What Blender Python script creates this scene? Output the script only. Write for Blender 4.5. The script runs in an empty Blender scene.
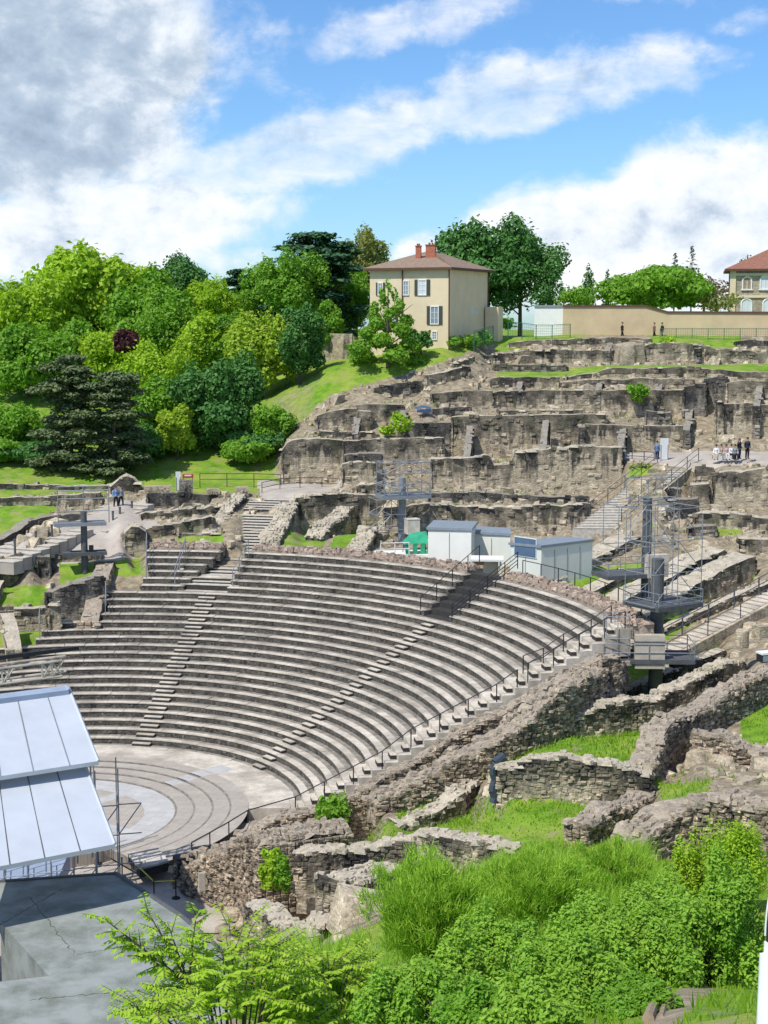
import bpy, math, random
import numpy as np
from math import sin, cos, tan, pi, radians as rad, atan2, sqrt, hypot
random.seed(5); RNG = np.random.default_rng(5)
scene = bpy.context.scene
COL = scene.collection
# ------------------------------------------------------------------ camera model (metres; origin = centre of the orchestra)
CD, CH, YAW, PIT, FPX = 86.35, 28.07, 0.2199, 0.126, 1538.0
CAM = np.array([0.0, -CD, CH])
def W(px, py, rho):
    """world point seen at (px, py) at horizontal distance rho"""
    a = (px-384)/FPX; b = (512-py)/FPX
    yy = cos(PIT)+b*sin(PIT); zz = -sin(PIT)+b*cos(PIT)
    X = a*cos(YAW)+yy*sin(YAW); Y = -a*sin(YAW)+yy*cos(YAW)
    s = rho/hypot(X, Y)
    return np.array([X*s, Y*s-CD, zz*s+CH])
def azr(p): return atan2(p[0], p[1]+CD), hypot(p[0], p[1]+CD)
def proj(p):
    X, Y, Z = p[0], p[1]+CD, p[2]-CH
    x = X*cos(YAW)-Y*sin(YAW); y = X*sin(YAW)+Y*cos(YAW)
    d = y*cos(PIT)-Z*sin(PIT); u = y*sin(PIT)+Z*cos(PIT)
    return 384+FPX*x/d, 512-FPX*u/d
# ------------------------------------------------------------------ value noise
def _h(i, j, k, seed):
    n = (i*374761393 + j*668265263 + k*2147483647 + seed*974711) & 0xffffffff
    n = ((n ^ (n >> 13)) * 1274126177) & 0xffffffff
    return ((n ^ (n >> 16)) & 0xffff)/65535.0
def vnoise(P, scale=1.0, seed=0):
    P = np.asarray(P, float)*scale
    I = np.floor(P).astype(np.int64); F = P-I; F = F*F*(3-2*F)
    r = 0
    for dx in (0, 1):
        for dy in (0, 1):
            for dz in (0, 1):
                w = (F[..., 0] if dx else 1-F[..., 0])*(F[..., 1] if dy else 1-F[..., 1])*(F[..., 2] if dz else 1-F[..., 2])
                r = r+w*_h(I[..., 0]+dx, I[..., 1]+dy, I[..., 2]+dz, seed)
    return r*2-1
# ------------------------------------------------------------------ mesh helpers
class MB:
    def __init__(s): s.V = []; s.F = []; s.M = []; s.T = []; s.H = []; s.n = 0
    def add(s, V, F, m=0, t=None, h=None):
        V = np.asarray(V, float).reshape(-1, 3); F = np.asarray(F, int)
        if F.size == 0: return
        if F.shape[1] == 3: F = np.concatenate([F, -np.ones((len(F), 1), int)-s.n], 1)
        s.V.append(V); s.F.append(F+s.n); s.n += len(V)
        s.M.append(np.full(len(F), m) if np.isscalar(m) else np.asarray(m))
        s.H.append(np.full(len(F), .3) if h is None else np.asarray(h, float))
        s.T.append(np.full(len(F), .5 if t is None else t) if (t is None or np.isscalar(t)) else np.asarray(t))
    def box(s, c, size, rz=0, m=0, t=None, tilt=None):
        x, y, z = [q/2 for q in size]
        V = np.array([[a*x, b*y, d*z] for a in (-1, 1) for b in (-1, 1) for d in (-1, 1)], float)
        if tilt is not None:
            ca, sa = cos(tilt), sin(tilt); V = np.stack([V[:, 0]*ca+V[:, 2]*sa, V[:, 1], -V[:, 0]*sa+V[:, 2]*ca], 1)
        ca, sa = cos(rz), sin(rz)
        V = np.stack([V[:, 0]*ca-V[:, 1]*sa, V[:, 0]*sa+V[:, 1]*ca, V[:, 2]], 1)+np.asarray(c, float)
        s.add(V, [[0, 1, 3, 2], [4, 6, 7, 5], [0, 4, 5, 1], [2, 3, 7, 6], [0, 2, 6, 4], [1, 5, 7, 3]], m, t)
    def tube(s, a, b, r, r2=None, n=6, m=0, t=None, cap=True):
        a = np.asarray(a, float); b = np.asarray(b, float); r2 = r if r2 is None else r2
        d = b-a; L = np.linalg.norm(d)
        if L < 1e-6: return
        d /= L; u = np.cross(d, [0, 0, 1.] if abs(d[2]) < .9 else [1., 0, 0]); u /= np.linalg.norm(u); v = np.cross(d, u)
        ph = np.arange(n)*2*pi/n; c = np.cos(ph)[:, None]*u+np.sin(ph)[:, None]*v
        V = np.concatenate([a+c*r, b+c*r2, [a], [b]]); i = np.arange(n); j = (i+1) % n
        s.add(V, np.stack([i, j, j+n, i+n], 1), m, t)
        if cap:
            s.add(V, np.stack([j, i, np.full(n, 2*n)], 1), m, t); s.add(V, np.stack([i+n, j+n, np.full(n, 2*n+1)], 1), m, t)
    def path(s, pts, r, n=6, m=0):
        for a, b in zip(pts[:-1], pts[1:]): s.tube(a, b, r, n=n, m=m)
    def prism(s, poly, z0, z1, m=0, mtop=None, t=None):
        P = np.asarray(poly, float); n = len(P)
        z0 = np.broadcast_to(z0, n); z1 = np.broadcast_to(z1, n)
        V = np.concatenate([np.c_[P[:, :2], z0], np.c_[P[:, :2], z1]]); i = np.arange(n); j = (i+1) % n
        s.add(V, np.stack([i, j, j+n, i+n], 1), m, t)
        mt = m if mtop is None else mtop
        if n == 4: s.add(V, [[4, 5, 6, 7], [3, 2, 1, 0]], mt, t)
        else:
            c = np.concatenate([V, [V[n:].mean(0)], [V[:n].mean(0)]])
            s.add(c, np.stack([i+n, j+n, np.full(n, 2*n)], 1), mt, t); s.add(c, np.stack([j, i, np.full(n, 2*n+1)], 1), mt, t)
    def data(s, name, mats, smooth=False):
        V = np.concatenate(s.V); F = np.concatenate(s.F); M = np.concatenate(s.M); T = np.concatenate(s.T); Hh = np.concatenate(s.H)
        tri = F[:, 3] < 0; cnt = np.where(tri, 3, 4)
        mask = np.ones_like(F, bool); mask[tri, 3] = False
        me = bpy.data.meshes.new(name)
        me.vertices.add(len(V)); me.vertices.foreach_set('co', V.astype(np.float32).ravel())
        li = F[mask]; me.loops.add(len(li)); me.loops.foreach_set('vertex_index', li.astype(np.int32))
        me.polygons.add(len(F)); st = np.concatenate([[0], np.cumsum(cnt)[:-1]])
        me.polygons.foreach_set('loop_start', st.astype(np.int32))
        for q in (mats if isinstance(mats, (list, tuple)) else [mats]): me.materials.append(q)
        me.polygons.foreach_set('material_index', M.astype(np.int32))
        me.polygons.foreach_set('use_smooth', np.full(len(F), smooth))
        at = me.attributes.new('tint', 'FLOAT', 'FACE'); at.data.foreach_set('value', T.astype(np.float32))
        at = me.attributes.new('hgt', 'FLOAT', 'FACE'); at.data.foreach_set('value', Hh.astype(np.float32))
        me.update(calc_edges=True); me.validate()
        return me
    def build(s, name, mats, parent=None, smooth=False, origin=None):
        if not s.V: return None
        o = bpy.data.objects.new(name, None) if False else None
        if origin is not None:
            s.V = [v-np.asarray(origin, float) for v in s.V]
        o = bpy.data.objects.new(name, s.data(name, mats, smooth)); COL.objects.link(o)
        if parent is not None:
            o.parent = parent
            w_ = [0, 0, 0]; pp = parent
            while pp is not None: w_ = [w_[i]+pp.location[i] for i in range(3)]; pp = pp.parent
            o.location = [(origin[i] if origin is not None else 0)-w_[i] for i in range(3)]
        elif origin is not None: o.location = origin
        return o
def tag(o, label=None, cat=None, group=None, kind=None):
    if label: o['label'] = label
    if cat: o['category'] = cat
    if group: o['group'] = group
    if kind: o['kind'] = kind
    return o
def empty(name, loc, label=None, cat=None, group=None, rz=0):
    o = bpy.data.objects.new(name, None); COL.objects.link(o); o.location = [float(q) for q in loc]; o.empty_display_size = .3
    o.rotation_euler = (0, 0, rz)
    return tag(o, label, cat, group)
def copy_tree(o, parent=None):
    c = o.copy(); COL.objects.link(c)
    if parent is not None: c.parent = parent
    for ch in [q for q in bpy.data.objects if q.parent == o]: copy_tree(ch, c)
    return c
# ------------------------------------------------------------------ materials
class NT:
    def __init__(s, name, rough=.9):
        s.m = bpy.data.materials.new(name); s.m.use_nodes = True; s.t = s.m.node_tree
        s.b = s.t.nodes['Principled BSDF']; s.b.inputs['Roughness'].default_value = rough; s.co = None
        s.b.inputs['Specular IOR Level'].default_value = .25
    def n(s, ty, **k):
        q = s.t.nodes.new(ty)
        for a, v in k.items(): setattr(q, a, v)
        return q
    def l(s, a, b): s.t.links.new(a, b)
    def pos(s):
        if not s.co: s.co = s.n('ShaderNodeNewGeometry')
        return s.co.outputs['Position']
    def map(s, sc):
        m = s.n('ShaderNodeMapping'); m.inputs['Scale'].default_value = sc; s.l(s.pos(), m.inputs[0]); return m.outputs[0]
    def noise(s, scale, detail=4, vec=None, rough=.6):
        q = s.n('ShaderNodeTexNoise'); q.inputs['Scale'].default_value = scale; q.inputs['Detail'].default_value = detail; q.inputs['Roughness'].default_value = rough
        s.l(vec if vec else s.pos(), q.inputs['Vector']); return q.outputs['Fac']
    def vor(s, scale, feat='DISTANCE_TO_EDGE', vec=None, out='Distance'):
        q = s.n('ShaderNodeTexVoronoi', feature=feat); q.inputs['Scale'].default_value = scale
        s.l(vec if vec else s.pos(), q.inputs['Vector']); return q.outputs[out]
    def ramp(s, f, stops, interp='LINEAR'):
        q = s.n('ShaderNodeValToRGB'); q.color_ramp.interpolation = interp; e = q.color_ramp.elements
        while len(e) < len(stops): e.new(.5)
        for i, (p, c) in enumerate(stops):
            e[i].position = p; e[i].color = (c if isinstance(c, (tuple, list)) else (c, c, c)) + (1,) if not isinstance(c, (tuple, list)) or len(c) == 3 else c
        s.l(f, q.inputs[0]); return q.outputs[0]
    def mix(s, f, a, b, ty='MIX'):
        q = s.n('ShaderNodeMix', data_type='RGBA', blend_type=ty)
        for v, i in ((f, 0), (a, 6), (b, 7)):
            if hasattr(v, 'node'): s.l(v, q.inputs[i])
            else: q.inputs[i].default_value = v if i == 0 else tuple(v)+(1,)
        return q.outputs[2]
    def math(s, op, a, b=0.0, c=None):
        q = s.n('ShaderNodeMath', operation=op)
        for i, v in enumerate((a, b) if c is None else (a, b, c)):
            if hasattr(v, 'node'): s.l(v, q.inputs[i])
            else: q.inputs[i].default_value = v
        return q.outputs[0]
    def attr(s, name):
        q = s.n('ShaderNodeAttribute', attribute_name=name); return q.outputs['Fac']
    def bump(s, h, strength=.5, dist=.05):
        q = s.n('ShaderNodeBump'); q.inputs['Strength'].default_value = strength; q.inputs['Distance'].default_value = dist
        s.l(h, q.inputs['Height']); s.l(q.outputs[0], s.b.inputs['Normal'])
    def col(s, c):
        if hasattr(c, 'node'): s.l(c, s.b.inputs['Base Color'])
        else: s.b.inputs['Base Color'].default_value = tuple(c)+(1,)
        return s.m
def stone_mat(name, light, mid, dark, stain=.5, mortar=(.42, .38, .31), cell=3.2, moss=0.0, tintamt=.7, cellamt=.45, suntop=(.52, .47, .38)):
    t = NT(name, .95)
    n1 = t.noise(1.6, 5); n2 = t.noise(.28, 3)
    base = t.mix(t.ramp(n1, [(.35, 0.), (.65, 1.)]), mid, light)
    # each stone has its own tone
    ti = t.attr('tint'); cellc = t.vor(cell, 'F1', t.map((1, 1, 1.8)), 'Color')
    sep = t.n('ShaderNodeSeparateColor'); t.l(cellc, sep.inputs[0])
    v = t.math('MULTIPLY_ADD', ti, tintamt, 1-tintamt/2)
    v2 = t.math('MULTIPLY_ADD', sep.outputs[0], cellamt, 1-cellamt/2)
    vv = t.math('MULTIPLY', v, v2)
    comb = t.n('ShaderNodeCombineColor')
    for i in range(3): t.l(vv, comb.inputs[i])
    base = t.mix(1.0, base, comb.outputs[0], 'MULTIPLY')
    # mortar joints
    e = t.vor(cell, 'DISTANCE_TO_EDGE', t.map((1, 1, 1.8)))
    base = t.mix(t.ramp(e, [(.02, .55), (.07, 0.)]), base, mortar)
    # dark crust running down in streaks, broken up
    st = t.noise(1.0, 5, t.map((1.3, 1.3, .22)), .65)
    blot = t.noise(.55, 4)
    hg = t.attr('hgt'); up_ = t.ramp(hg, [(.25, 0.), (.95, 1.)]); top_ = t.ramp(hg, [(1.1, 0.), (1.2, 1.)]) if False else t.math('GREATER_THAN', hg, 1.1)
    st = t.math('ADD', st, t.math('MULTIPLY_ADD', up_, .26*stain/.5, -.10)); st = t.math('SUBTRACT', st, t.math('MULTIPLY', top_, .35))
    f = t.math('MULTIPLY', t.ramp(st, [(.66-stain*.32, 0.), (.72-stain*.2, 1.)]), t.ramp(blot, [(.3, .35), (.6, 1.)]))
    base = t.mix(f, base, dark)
    base = t.mix(t.math('MULTIPLY', top_, t.ramp(t.noise(2.2, 4), [(.3, .25), (.6, .75)])), base, suntop)  # sunlight on wall tops put into the colour as a patchy pale mix
    fine = t.noise(9, 3)
    base = t.mix(t.ramp(fine, [(.3, .45), (.5, 0.)]), base, tuple(q*.35 for q in mid))
    base = t.mix(t.ramp(t.noise(5, 3), [(.62, 0.), (.72, .5)]), base, (.52, .49, .42))
    if moss: base = t.mix(t.math('MULTIPLY', t.ramp(t.noise(.9, 5), [(.5, 0.), (.66, 1.)]), moss), base, (.10, .13, .03))
    t.bump(t.math('ADD', e, t.noise(7, 4)), .6, .08)
    return t.col(base)
MS = {}
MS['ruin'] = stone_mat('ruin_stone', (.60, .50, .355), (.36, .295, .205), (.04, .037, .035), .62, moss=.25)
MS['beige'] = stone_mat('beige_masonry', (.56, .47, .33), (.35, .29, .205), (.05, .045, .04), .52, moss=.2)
MS['dark'] = stone_mat('dark_masonry', (.32, .28, .22), (.15, .135, .11), (.03, .03, .03), .62, suntop=(.30, .27, .22))
MS['rubble'] = stone_mat('rubble_stone', (.48, .385, .275), (.23, .18, .13), (.06, .055, .05), .3, mortar=(.10, .09, .075), cell=4.5, tintamt=1.1, cellamt=.8, suntop=(.38, .33, .26))
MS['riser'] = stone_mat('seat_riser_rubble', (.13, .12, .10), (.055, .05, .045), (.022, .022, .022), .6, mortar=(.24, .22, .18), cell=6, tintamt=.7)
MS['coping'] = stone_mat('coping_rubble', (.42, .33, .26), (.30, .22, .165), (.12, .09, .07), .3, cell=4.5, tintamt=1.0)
def plain(name, c, rough=.8, var=.15, scale=3., bump=0., metal=0., spec=.3):
    t = NT(name, rough); t.b.inputs['Metallic'].default_value = metal; t.b.inputs['Specular IOR Level'].default_value = spec
    k = t.mix(t.ramp(t.noise(scale, 5), [(.3, 0.), (.7, 1.)]), tuple(q*(1-var) for q in c), tuple(min(1, q*(1+var)) for q in c))
    if bump: t.bump(t.noise(scale*4, 4), bump, .03)
    return t.col(k)
def conc_mat():
    t = NT('seat_concrete', .9)
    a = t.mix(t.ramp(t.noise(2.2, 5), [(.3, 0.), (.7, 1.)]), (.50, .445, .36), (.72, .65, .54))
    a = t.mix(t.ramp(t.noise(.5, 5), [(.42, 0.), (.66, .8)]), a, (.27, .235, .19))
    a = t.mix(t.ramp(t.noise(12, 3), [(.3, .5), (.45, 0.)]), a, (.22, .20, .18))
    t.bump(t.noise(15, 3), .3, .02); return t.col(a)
MS['conc'] = conc_mat()
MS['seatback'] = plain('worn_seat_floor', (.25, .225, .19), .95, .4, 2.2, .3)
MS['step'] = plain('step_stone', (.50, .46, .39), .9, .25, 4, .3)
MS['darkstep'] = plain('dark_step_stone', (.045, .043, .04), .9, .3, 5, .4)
MS['steel'] = plain('galvanised_steel', (.27, .29, .31), .5, .12, 5, metal=.3)
MS['black'] = plain('black_painted_steel', (.02, .022, .026), .5, .2, 5)
MS['darkgrey'] = plain('dark_grey_steel', (.10, .105, .11), .55, .2, 3)
MS['white'] = plain('white_paint', (.78, .78, .75), .5, .05, 2)
MS['wood'] = plain('plank_wood', (.33, .25, .17), .8, .3, 4, .3)
# ------------------------------------------------------------------ terrain knots and wall data
SEG = []      # (az, rho, z) polylines; each gives one knot per azimuth it crosses
def gline(pts, dz=0.0): SEG.append([(*azr(p), p[2]+dz) for p in (W(*q) for q in pts)])
def zline(pts):         # (px, rho, z)
    SEG.append([(azr(W(px, 400, rho))[0], rho, z) for px, rho, z in pts])
WALLS = []
def wall(label, pts, h, th=.8, mat='ruin', ret=0.0, rough=.18, name='ruined_wall', cat='ruined wall', group='ruined stone walls on the slope', stones=1.0, topslope=0., moss=0, ts=.18):
    P = [W(*q) for q in pts]
    hs = h if isinstance(h, (list, tuple)) else [h]*len(pts)
    zb = [W(q[0], q[1]+hh, q[2])[2] for q, hh in zip(pts, hs)]
    WALLS.append(dict(label=label, P=P, zb=zb, th=th, mat=mat, rough=rough, name=name, cat=cat, group=group, stones=stones, rho=np.mean([q[2] for q in pts]), ts=ts))
    SEG.append([(*azr((p[0], p[1])), z) for p, z in zip(P, zb)])
    if ret is not None:
        SEG.append([(azr(p)[0], azr(p)[1]+th+.25, z1) for p, z1 in zip(P, [p[2]-ret if ret is not False else z for p, z in zip(P, zb)])])
# far hill top and valley
zline([(-900, 236, 26.2), (1700, 236, 26.2)]); zline([(-900, 330, 24), (1700, 330, 24)])
zline([(-900, 600, 12), (1700, 600, 12)]); zline([(-900, 3500, -5), (1700, 3500, -5)])
zline([(-900, 186, 24.0), (300, 186, 24.5), (420, 180, 25.6), (1700, 184, 26.5)])
gline([(500, 338, 169), (560, 335, 170), (900, 333, 171)])
gline([(230, 425, 156), (300, 384, 156), (330, 366, 156), (372, 360, 156), (440, 348, 157.5), (470, 342, 162), (500, 338, 169)])
gline([(284, 438, 146), (320, 412, 146.5), (352, 402, 148), (396, 384, 151.5), (440, 366, 152.5), (470, 356, 157), (500, 345, 165), (530, 341, 168.5)], -.1)
zline([(-900, 158, 17.0), (150, 158, 17.0), (240, 157.9, 17.8)])
gline([(-900, 486, 139), (0, 486, 139), (140, 480, 140), (285, 478, 141)])
# ---- hill-top and upper ruins
T = lambda *a: a
wall('low broken wall crowning the hill below the cream boundary wall, longest of the topmost row', [(508,342,165),(530,340,165),(562,339,165),(620,337,166),(652,339,166)], [6,9,10,9,7], ret=.1)
wall('short dark topmost wall at the right edge, under the green fence', [(735,341,165),(750,340,165),(790,341,165)], [7,9,9], ret=.1, mat='dark')
wall('ivy streaked wall of the second row with a raised hump in the middle', [(482,356,161),(520,352,161),(562,350,161),(588,350,161),(638,349,161),(650,343,161),(680,342,161),(706,347,161),(730,350,161),(800,351,161)], [10,11,15,14,15,20,22,17,14,12], ret=.1, rough=.3)
wall('thin dark wall of the third row at the left, above the grass strip', [(494,365,158),(530,365,158),(566,365,158)], 7, mat='dark', ret=.1)
wall('long ledge wall under the upper grass strip', [(566,377,154),(600,371,154),(612,368,154),(690,368,154),(718,370,154),(790,374,154)], [3,7,10,10,10,9], th=1.2, ret=.05)
wall('second ledge of the double wall under the upper grass strip', [(558,382,152.4),(600,380,152.4),(650,378,152.4),(694,379,152.4)], [7,9,11,11], mat='ruin', ret=.05)
wall('streaked wall left of the double ledge, just under the left end of the grass strip', [(490,378,152.5),(530,377,152.5),(558,377,152.5)], 12, ret=.05)
wall('long wall behind the big green bush, grey crust along its top', [(470,396,149),(500,391,149),(560,391,149),(623,390,149),(684,390,149)], [10,20,22,26,32], ret=.05)
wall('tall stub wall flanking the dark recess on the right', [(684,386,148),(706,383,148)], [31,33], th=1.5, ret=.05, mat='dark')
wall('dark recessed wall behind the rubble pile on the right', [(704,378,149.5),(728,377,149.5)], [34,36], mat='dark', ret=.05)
wall('beige wall at the right edge above the tall buttressed one', [(727,384,147),(745,381,147),(800,381,147)], [20,21,22], mat='beige', ret=.05)
wall('tall beige wall at the right edge behind the standing visitors', [(722,404,143),(745,404,143),(800,406,143)], [33,33,34], mat='beige', ret=.05)
wall('narrow pale pillar wall beside the rubble pile', [(716,400,142.5),(723,401,142.5)], [38,37], mat='beige', ret=False, th=1.0)
wall('square masonry stub standing on the ledge under the green bush', [(646,412,143.5),(671,412,143.5)], 14, mat='dark', ret=False, th=1.5)
wall('long flat topped beige wall above the plateau with the white panel', [(585,424,141),(630,426,141),(690,426,141)], 26, mat='beige', ret=.05, rough=.05)
wall('big streaked wall with a flat white top and white runs down its face', [(452,417,142),(470,416,142),(540,415,142),(588,414,142),(606,414,142)], [42,42,43,42,40], th=1.0, ret=.05, rough=.05)
wall('dark narrow wall left of the big white topped wall', [(440,424,143.2),(453,424,143.2)], 34, mat='dark', ret=.05)
wall('low ledge wall lying on top of the big white topped wall', [(498,411,144.5),(540,410,144.5),(584,410,144.5)], 5, mat='ruin', ret=.05, rough=.08)
wall('lower rough wall with a crumbling dark crest, widest below the white topped wall', [(431,459,134),(455,459,134),(488,456,134),(492,467,134),(510,466,134),(514,453,134),(545,449,134),(572,447,134),(600,448,134),(622,448,134)], [32,33,36,25,26,39,43,45,46,46], mat='beige', rough=.35, th=1.3, ret=.2)
CG = 'short cross walls between the terraces'
for px, t0, t1, r0, r1, h0, h1, lab in ((585,425,414,140.5,146,26,12,'cross wall closing the dark end of the big white topped wall'),(546,450,418,134.2,141,30,30,'cross wall rising from the crumbling dark crest towards the white topped wall'),
        (470,458,424,134.2,141.5,30,30,'cross wall at the left third of the crumbling lower wall'),(623,450,427,134.2,140.5,40,24,'cross wall at the plateau end of the crumbling lower wall'),
        (520,391,379,149,152.2,18,10,'small cross wall under the left end of the grass strip'),(600,390,381,149,152.2,20,10,'small cross wall left of the round green bush'),(660,391,381,149,152.2,22,10,'small cross wall right of the round green bush'),
        (610,350,340,160.5,164.5,12,8,'small cross wall in the two top rows of ruins, left'),(700,347,341,160.5,166,14,7,'small cross wall in the two top rows of ruins, right'),
        (404,424,407,141.5,146,28,18,'cross wall between yellow green bush and blue tarpaulin'),(358,432,414,141,145,12,18,'cross wall left of the yellow green bush'),(690,428,406,140,147,22,26,'cross wall beside the steps of the rubble pile on the right'),
        (760,404,384,142.5,147,30,20,'cross wall near the right edge above the visitors')):
    wall(lab, [(px,t0+1.5,r0),(px+3,t1+2.5,r1)], [h0,h1], th=.6, ret=False, mat='dark', group=CG, rough=.3)
# ---- left cluster of upper ruins
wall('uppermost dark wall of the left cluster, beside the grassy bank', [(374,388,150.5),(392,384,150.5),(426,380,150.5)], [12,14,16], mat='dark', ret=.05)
wall('short wall stepping down from the path below the house', [(426,376,150),(445,373,150.8),(470,366,153)], [9,12,12], ret=.05)
wall('small ruined ledge climbing beside the grass path to the house', [(452,364,153.8),(474,357,157)], [6,6], ret=.05, rough=.25)
wall('streaked ledge wall right of the blue tarp', [(432,394,148.5),(462,391,148.5),(492,390,148.5)], [17,17,19], ret=.05)
wall('dark shelf wall under the streaked ledge right of the blue tarp', [(432,410,145.5),(452,408,145.5),(470,406,145.5)], [10,9,9], mat='dark', ret=.05)
wall('upper wall with a thin stone coping left of the blue tarp', [(356,405,146),(380,404,146),(404,405,146)], [20,22,22], ret=.05, rough=.06)
wall('free standing slab wall at the left of the cluster, next to the trees', [(317,415,145),(336,411,145),(357,409,145)], [20,22,24], th=1.1, ret=.1)
wall('short pier wall behind the small yellow green bush', [(357,411,144.5),(371,411,144.5)], 24, th=1.2, ret=.1)
wall('dark boxy wall right of the small yellow green bush', [(405,424,142),(430,423,142),(450,423,142)], [16,30,31], mat='dark', ret=.05)
wall('thin ledge wall below the free standing slab wall', [(319,432,141.5),(345,432,141.5),(374,431,141.5)], 8, ret=.05)
wall('tall corner wall at the left end of the ruins above the landing', [(282,450,139),(288,442,139),(300,439,139),(325,439,139),(343,440,139)], [38,44,46,45,44], ret=.05, th=1.2, rough=.15)
wall('tall plastered wall with scaffold posts in front of it', [(343,441,138.5),(380,439,138.5),(420,438,138.5),(444,438,138.5)], [40,40,38,30], ret=.05)
wall('dark block wall jutting out in front of the plastered wall, upper step', [(344,456,135),(365,454,135),(382,455,135)], 12, th=1.6, mat='dark', ret=.05)
wall('beige boxed wall with dark corner below the upper dark block', [(342,464,133),(358,463,133),(375,464,133)], 22, th=1.4, mat='beige', ret=.05)
wall('low crumbling wall between landing and the left floodlight mast', [(356,486,130),(382,484,130)], 16, ret=.1, mat='ruin', rough=.3)
wall('streaked wall behind the two green wedges of grass beside the wide stairs', [(296,498,127.5),(312,495,127.5),(340,493,127.5),(358,494,127.5),(384,497,127.5)], [36,40,42,40,36], ret=.2, rough=.25)
wall('long ledge right of the left mast, upper of two above the white cabins', [(428,494,127.5),(470,492,127.5),(540,496,127.5),(588,497,127.5)], [10,11,8,8], ret=.05, mat='dark', rough=.15)
wall('dark lower wall of broken niches just above the white cabins', [(384,506,124.5),(420,505,124.5),(480,508,124.5),(545,505,124.5),(590,504,124.5)], [26,28,30,30,28], ret=.1, mat='ruin', rough=.3)
# ---- right, around the stone stairs
wall('tall beige wall with dark drips right of the stone stairs', [(712,474,130.5),(724,471,130.5),(745,471,130.5),(768,467,130.5),(810,466,130.5)], [36,38,38,43,44], mat='beige', th=1.4, ret=.1, rough=.2)
wall('narrow wall between stair head and the tall dripping wall', [(695,466,133),(712,468,133)], [26,26], mat='beige', ret=.1)
wall('square tower stub with a dark side beside the stone stairs', [(690,485,130),(709,484,130)], [26,27], th=2.0, mat='ruin', ret=False)
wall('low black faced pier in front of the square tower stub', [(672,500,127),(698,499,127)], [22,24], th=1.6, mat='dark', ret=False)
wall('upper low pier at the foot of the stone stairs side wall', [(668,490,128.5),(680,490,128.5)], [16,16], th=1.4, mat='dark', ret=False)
wall('long low vault wall with rounded top under the tall dripping wall', [(694,516,124),(706,512,124),(730,513,124),(764,517,124),(810,520,124)], [14,17,17,15,16], th=1.2, ret=.1, mat='ruin', rough=.25)
wall('small flat ledge wall below the rounded vault wall', [(688,527,121.5),(716,526,121.5)], [8,10], th=1.5, ret=.05, mat='dark')
wall('broken niche wall at the right edge, above the radial walls', [(738,538,117),(760,540,117),(800,542,117)], [14,16,16], th=1.2, ret=.1, mat='ruin', rough=.3)
# ---- radial walls of the upper cavea on the right
RG = 'radial support walls right of the cabins'
wall('radial wall sloping down beside the right cabin, leftmost of its fan', [(553,583,109),(582,566,112),(610,551,115),(640,537,118)], [6,7,8,8], th=2.0, ret=.6, group=RG, rough=.22)
wall('short radial wall between the two strips of grass behind the mast', [(583,596,107),(606,584,109.5),(634,570,112)], [6,8,9], th=1.3, ret=.6, group=RG, rough=.2)
wall('rubble topped radial wall passing behind the tall mast', [(612,608,105),(650,588,108.5),(690,566,112),(726,550,115)], [8,9,11,10], th=2.0, ret=.7, group=RG, rough=.25)
wall('thickest radial wall with big stones along its top and a tall shaded face', [(618,632,101),(645,617,103.5),(684,592,107),(722,570,110.5),(756,556,113.5)], [8,10,22,32,30], th=2.0, ret=.9, group=RG, rough=.25)
wall('smooth light capped wall running behind the white steps', [(600,668,96),(640,640,99),(684,620,102),(730,598,105.5),(800,572,110)], [8,8,8,10,12], th=.7, ret=.3, group=RG, rough=.04, mat='ruin', stones=.3)
# ---- lower right plots
PG = 'walls around the lower grass plots'
wall('light capped wall crossing behind the foot of the mast', [(569,716,88),(620,694,90),(660,676,92),(725,650,95)], [10,12,22,26], th=.8, ret=.5, group=PG, rough=.04, mat='ruin')
wall('uneven moss spotted wall below the foot of the mast', [(556,730,80),(586,716,81),(615,702,82),(640,701,83),(662,697,84),(690,684,85.5),(722,667,87.5),(745,662,89)], [12,22,36,34,38,40,36,24], th=1.0, ret=.7, group=PG, rough=.22)
wall('heavy double wall climbing to the right edge with crumbling grey stones', [(651,772,70),(655,758,71),(664,735,73),(672,723,74.5),(700,710,77),(724,695,79.5),(768,674,83),(820,655,87)], [10,22,40,48,40,36,30,30], th=1.15, ret=.8, group=PG, rough=.25, mat='rubble')
wall('wide curved wall between the two bright grass plots', [(500,770,69.5),(530,761,69.5),(560,758,69.5),(600,763,69.5),(652,772,69.5)], [32,37,42,48,46], th=.9, ret=.75, group=PG, rough=.12)
wall('low pier wall with a ragged end beside the right grass plot', [(588,822,63),(612,814,65),(640,801,67.5),(655,793,69)], [30,22,16,12], th=1.1, ret=.3, group=PG, rough=.2, mat='rubble')
wall('broken wall in the shade at the right edge above the cobbled slope', [(693,733,73.5),(730,743,73),(768,752,72.5),(810,758,72)], [22,22,16,14], th=1.0, ret=.6, group=PG, rough=.25, mat='rubble')
wall('stone faced wall under the cobbled slope, lowest at the right edge', [(644,838,61),(655,828,61.5),(680,812,62.5),(706,803,62.5),(735,806,62),(768,808,61.5),(820,812,61)], [16,34,46,52,54,54,50], th=1.7, ret=.3, group=PG, rough=.25, mat='rubble')
wall('pale wall corner facing the tall grass, below the left grass plot', [(418,833,65),(440,835,64.5),(480,843,63.5),(515,850,62.5)], [48,46,42,36], th=1.0, ret=.6, group=PG, rough=.12, mat='beige')
wall('long wall of pale mortared stone above the tall broom bushes', [(296,857,65.5),(330,852,65.5),(380,846,65.5),(420,836,65.5)], [40,44,46,50], th=.9, ret=.5, group=PG, rough=.12)
wall('tumbled grey stones stepping down in front of the long pale wall', [(344,886,60),(362,882,61),(394,874,62.5),(404,866,63.5)], [34,38,22,14], th=1.5, ret=False, group=PG, rough=.25, mat='ruin')
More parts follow.
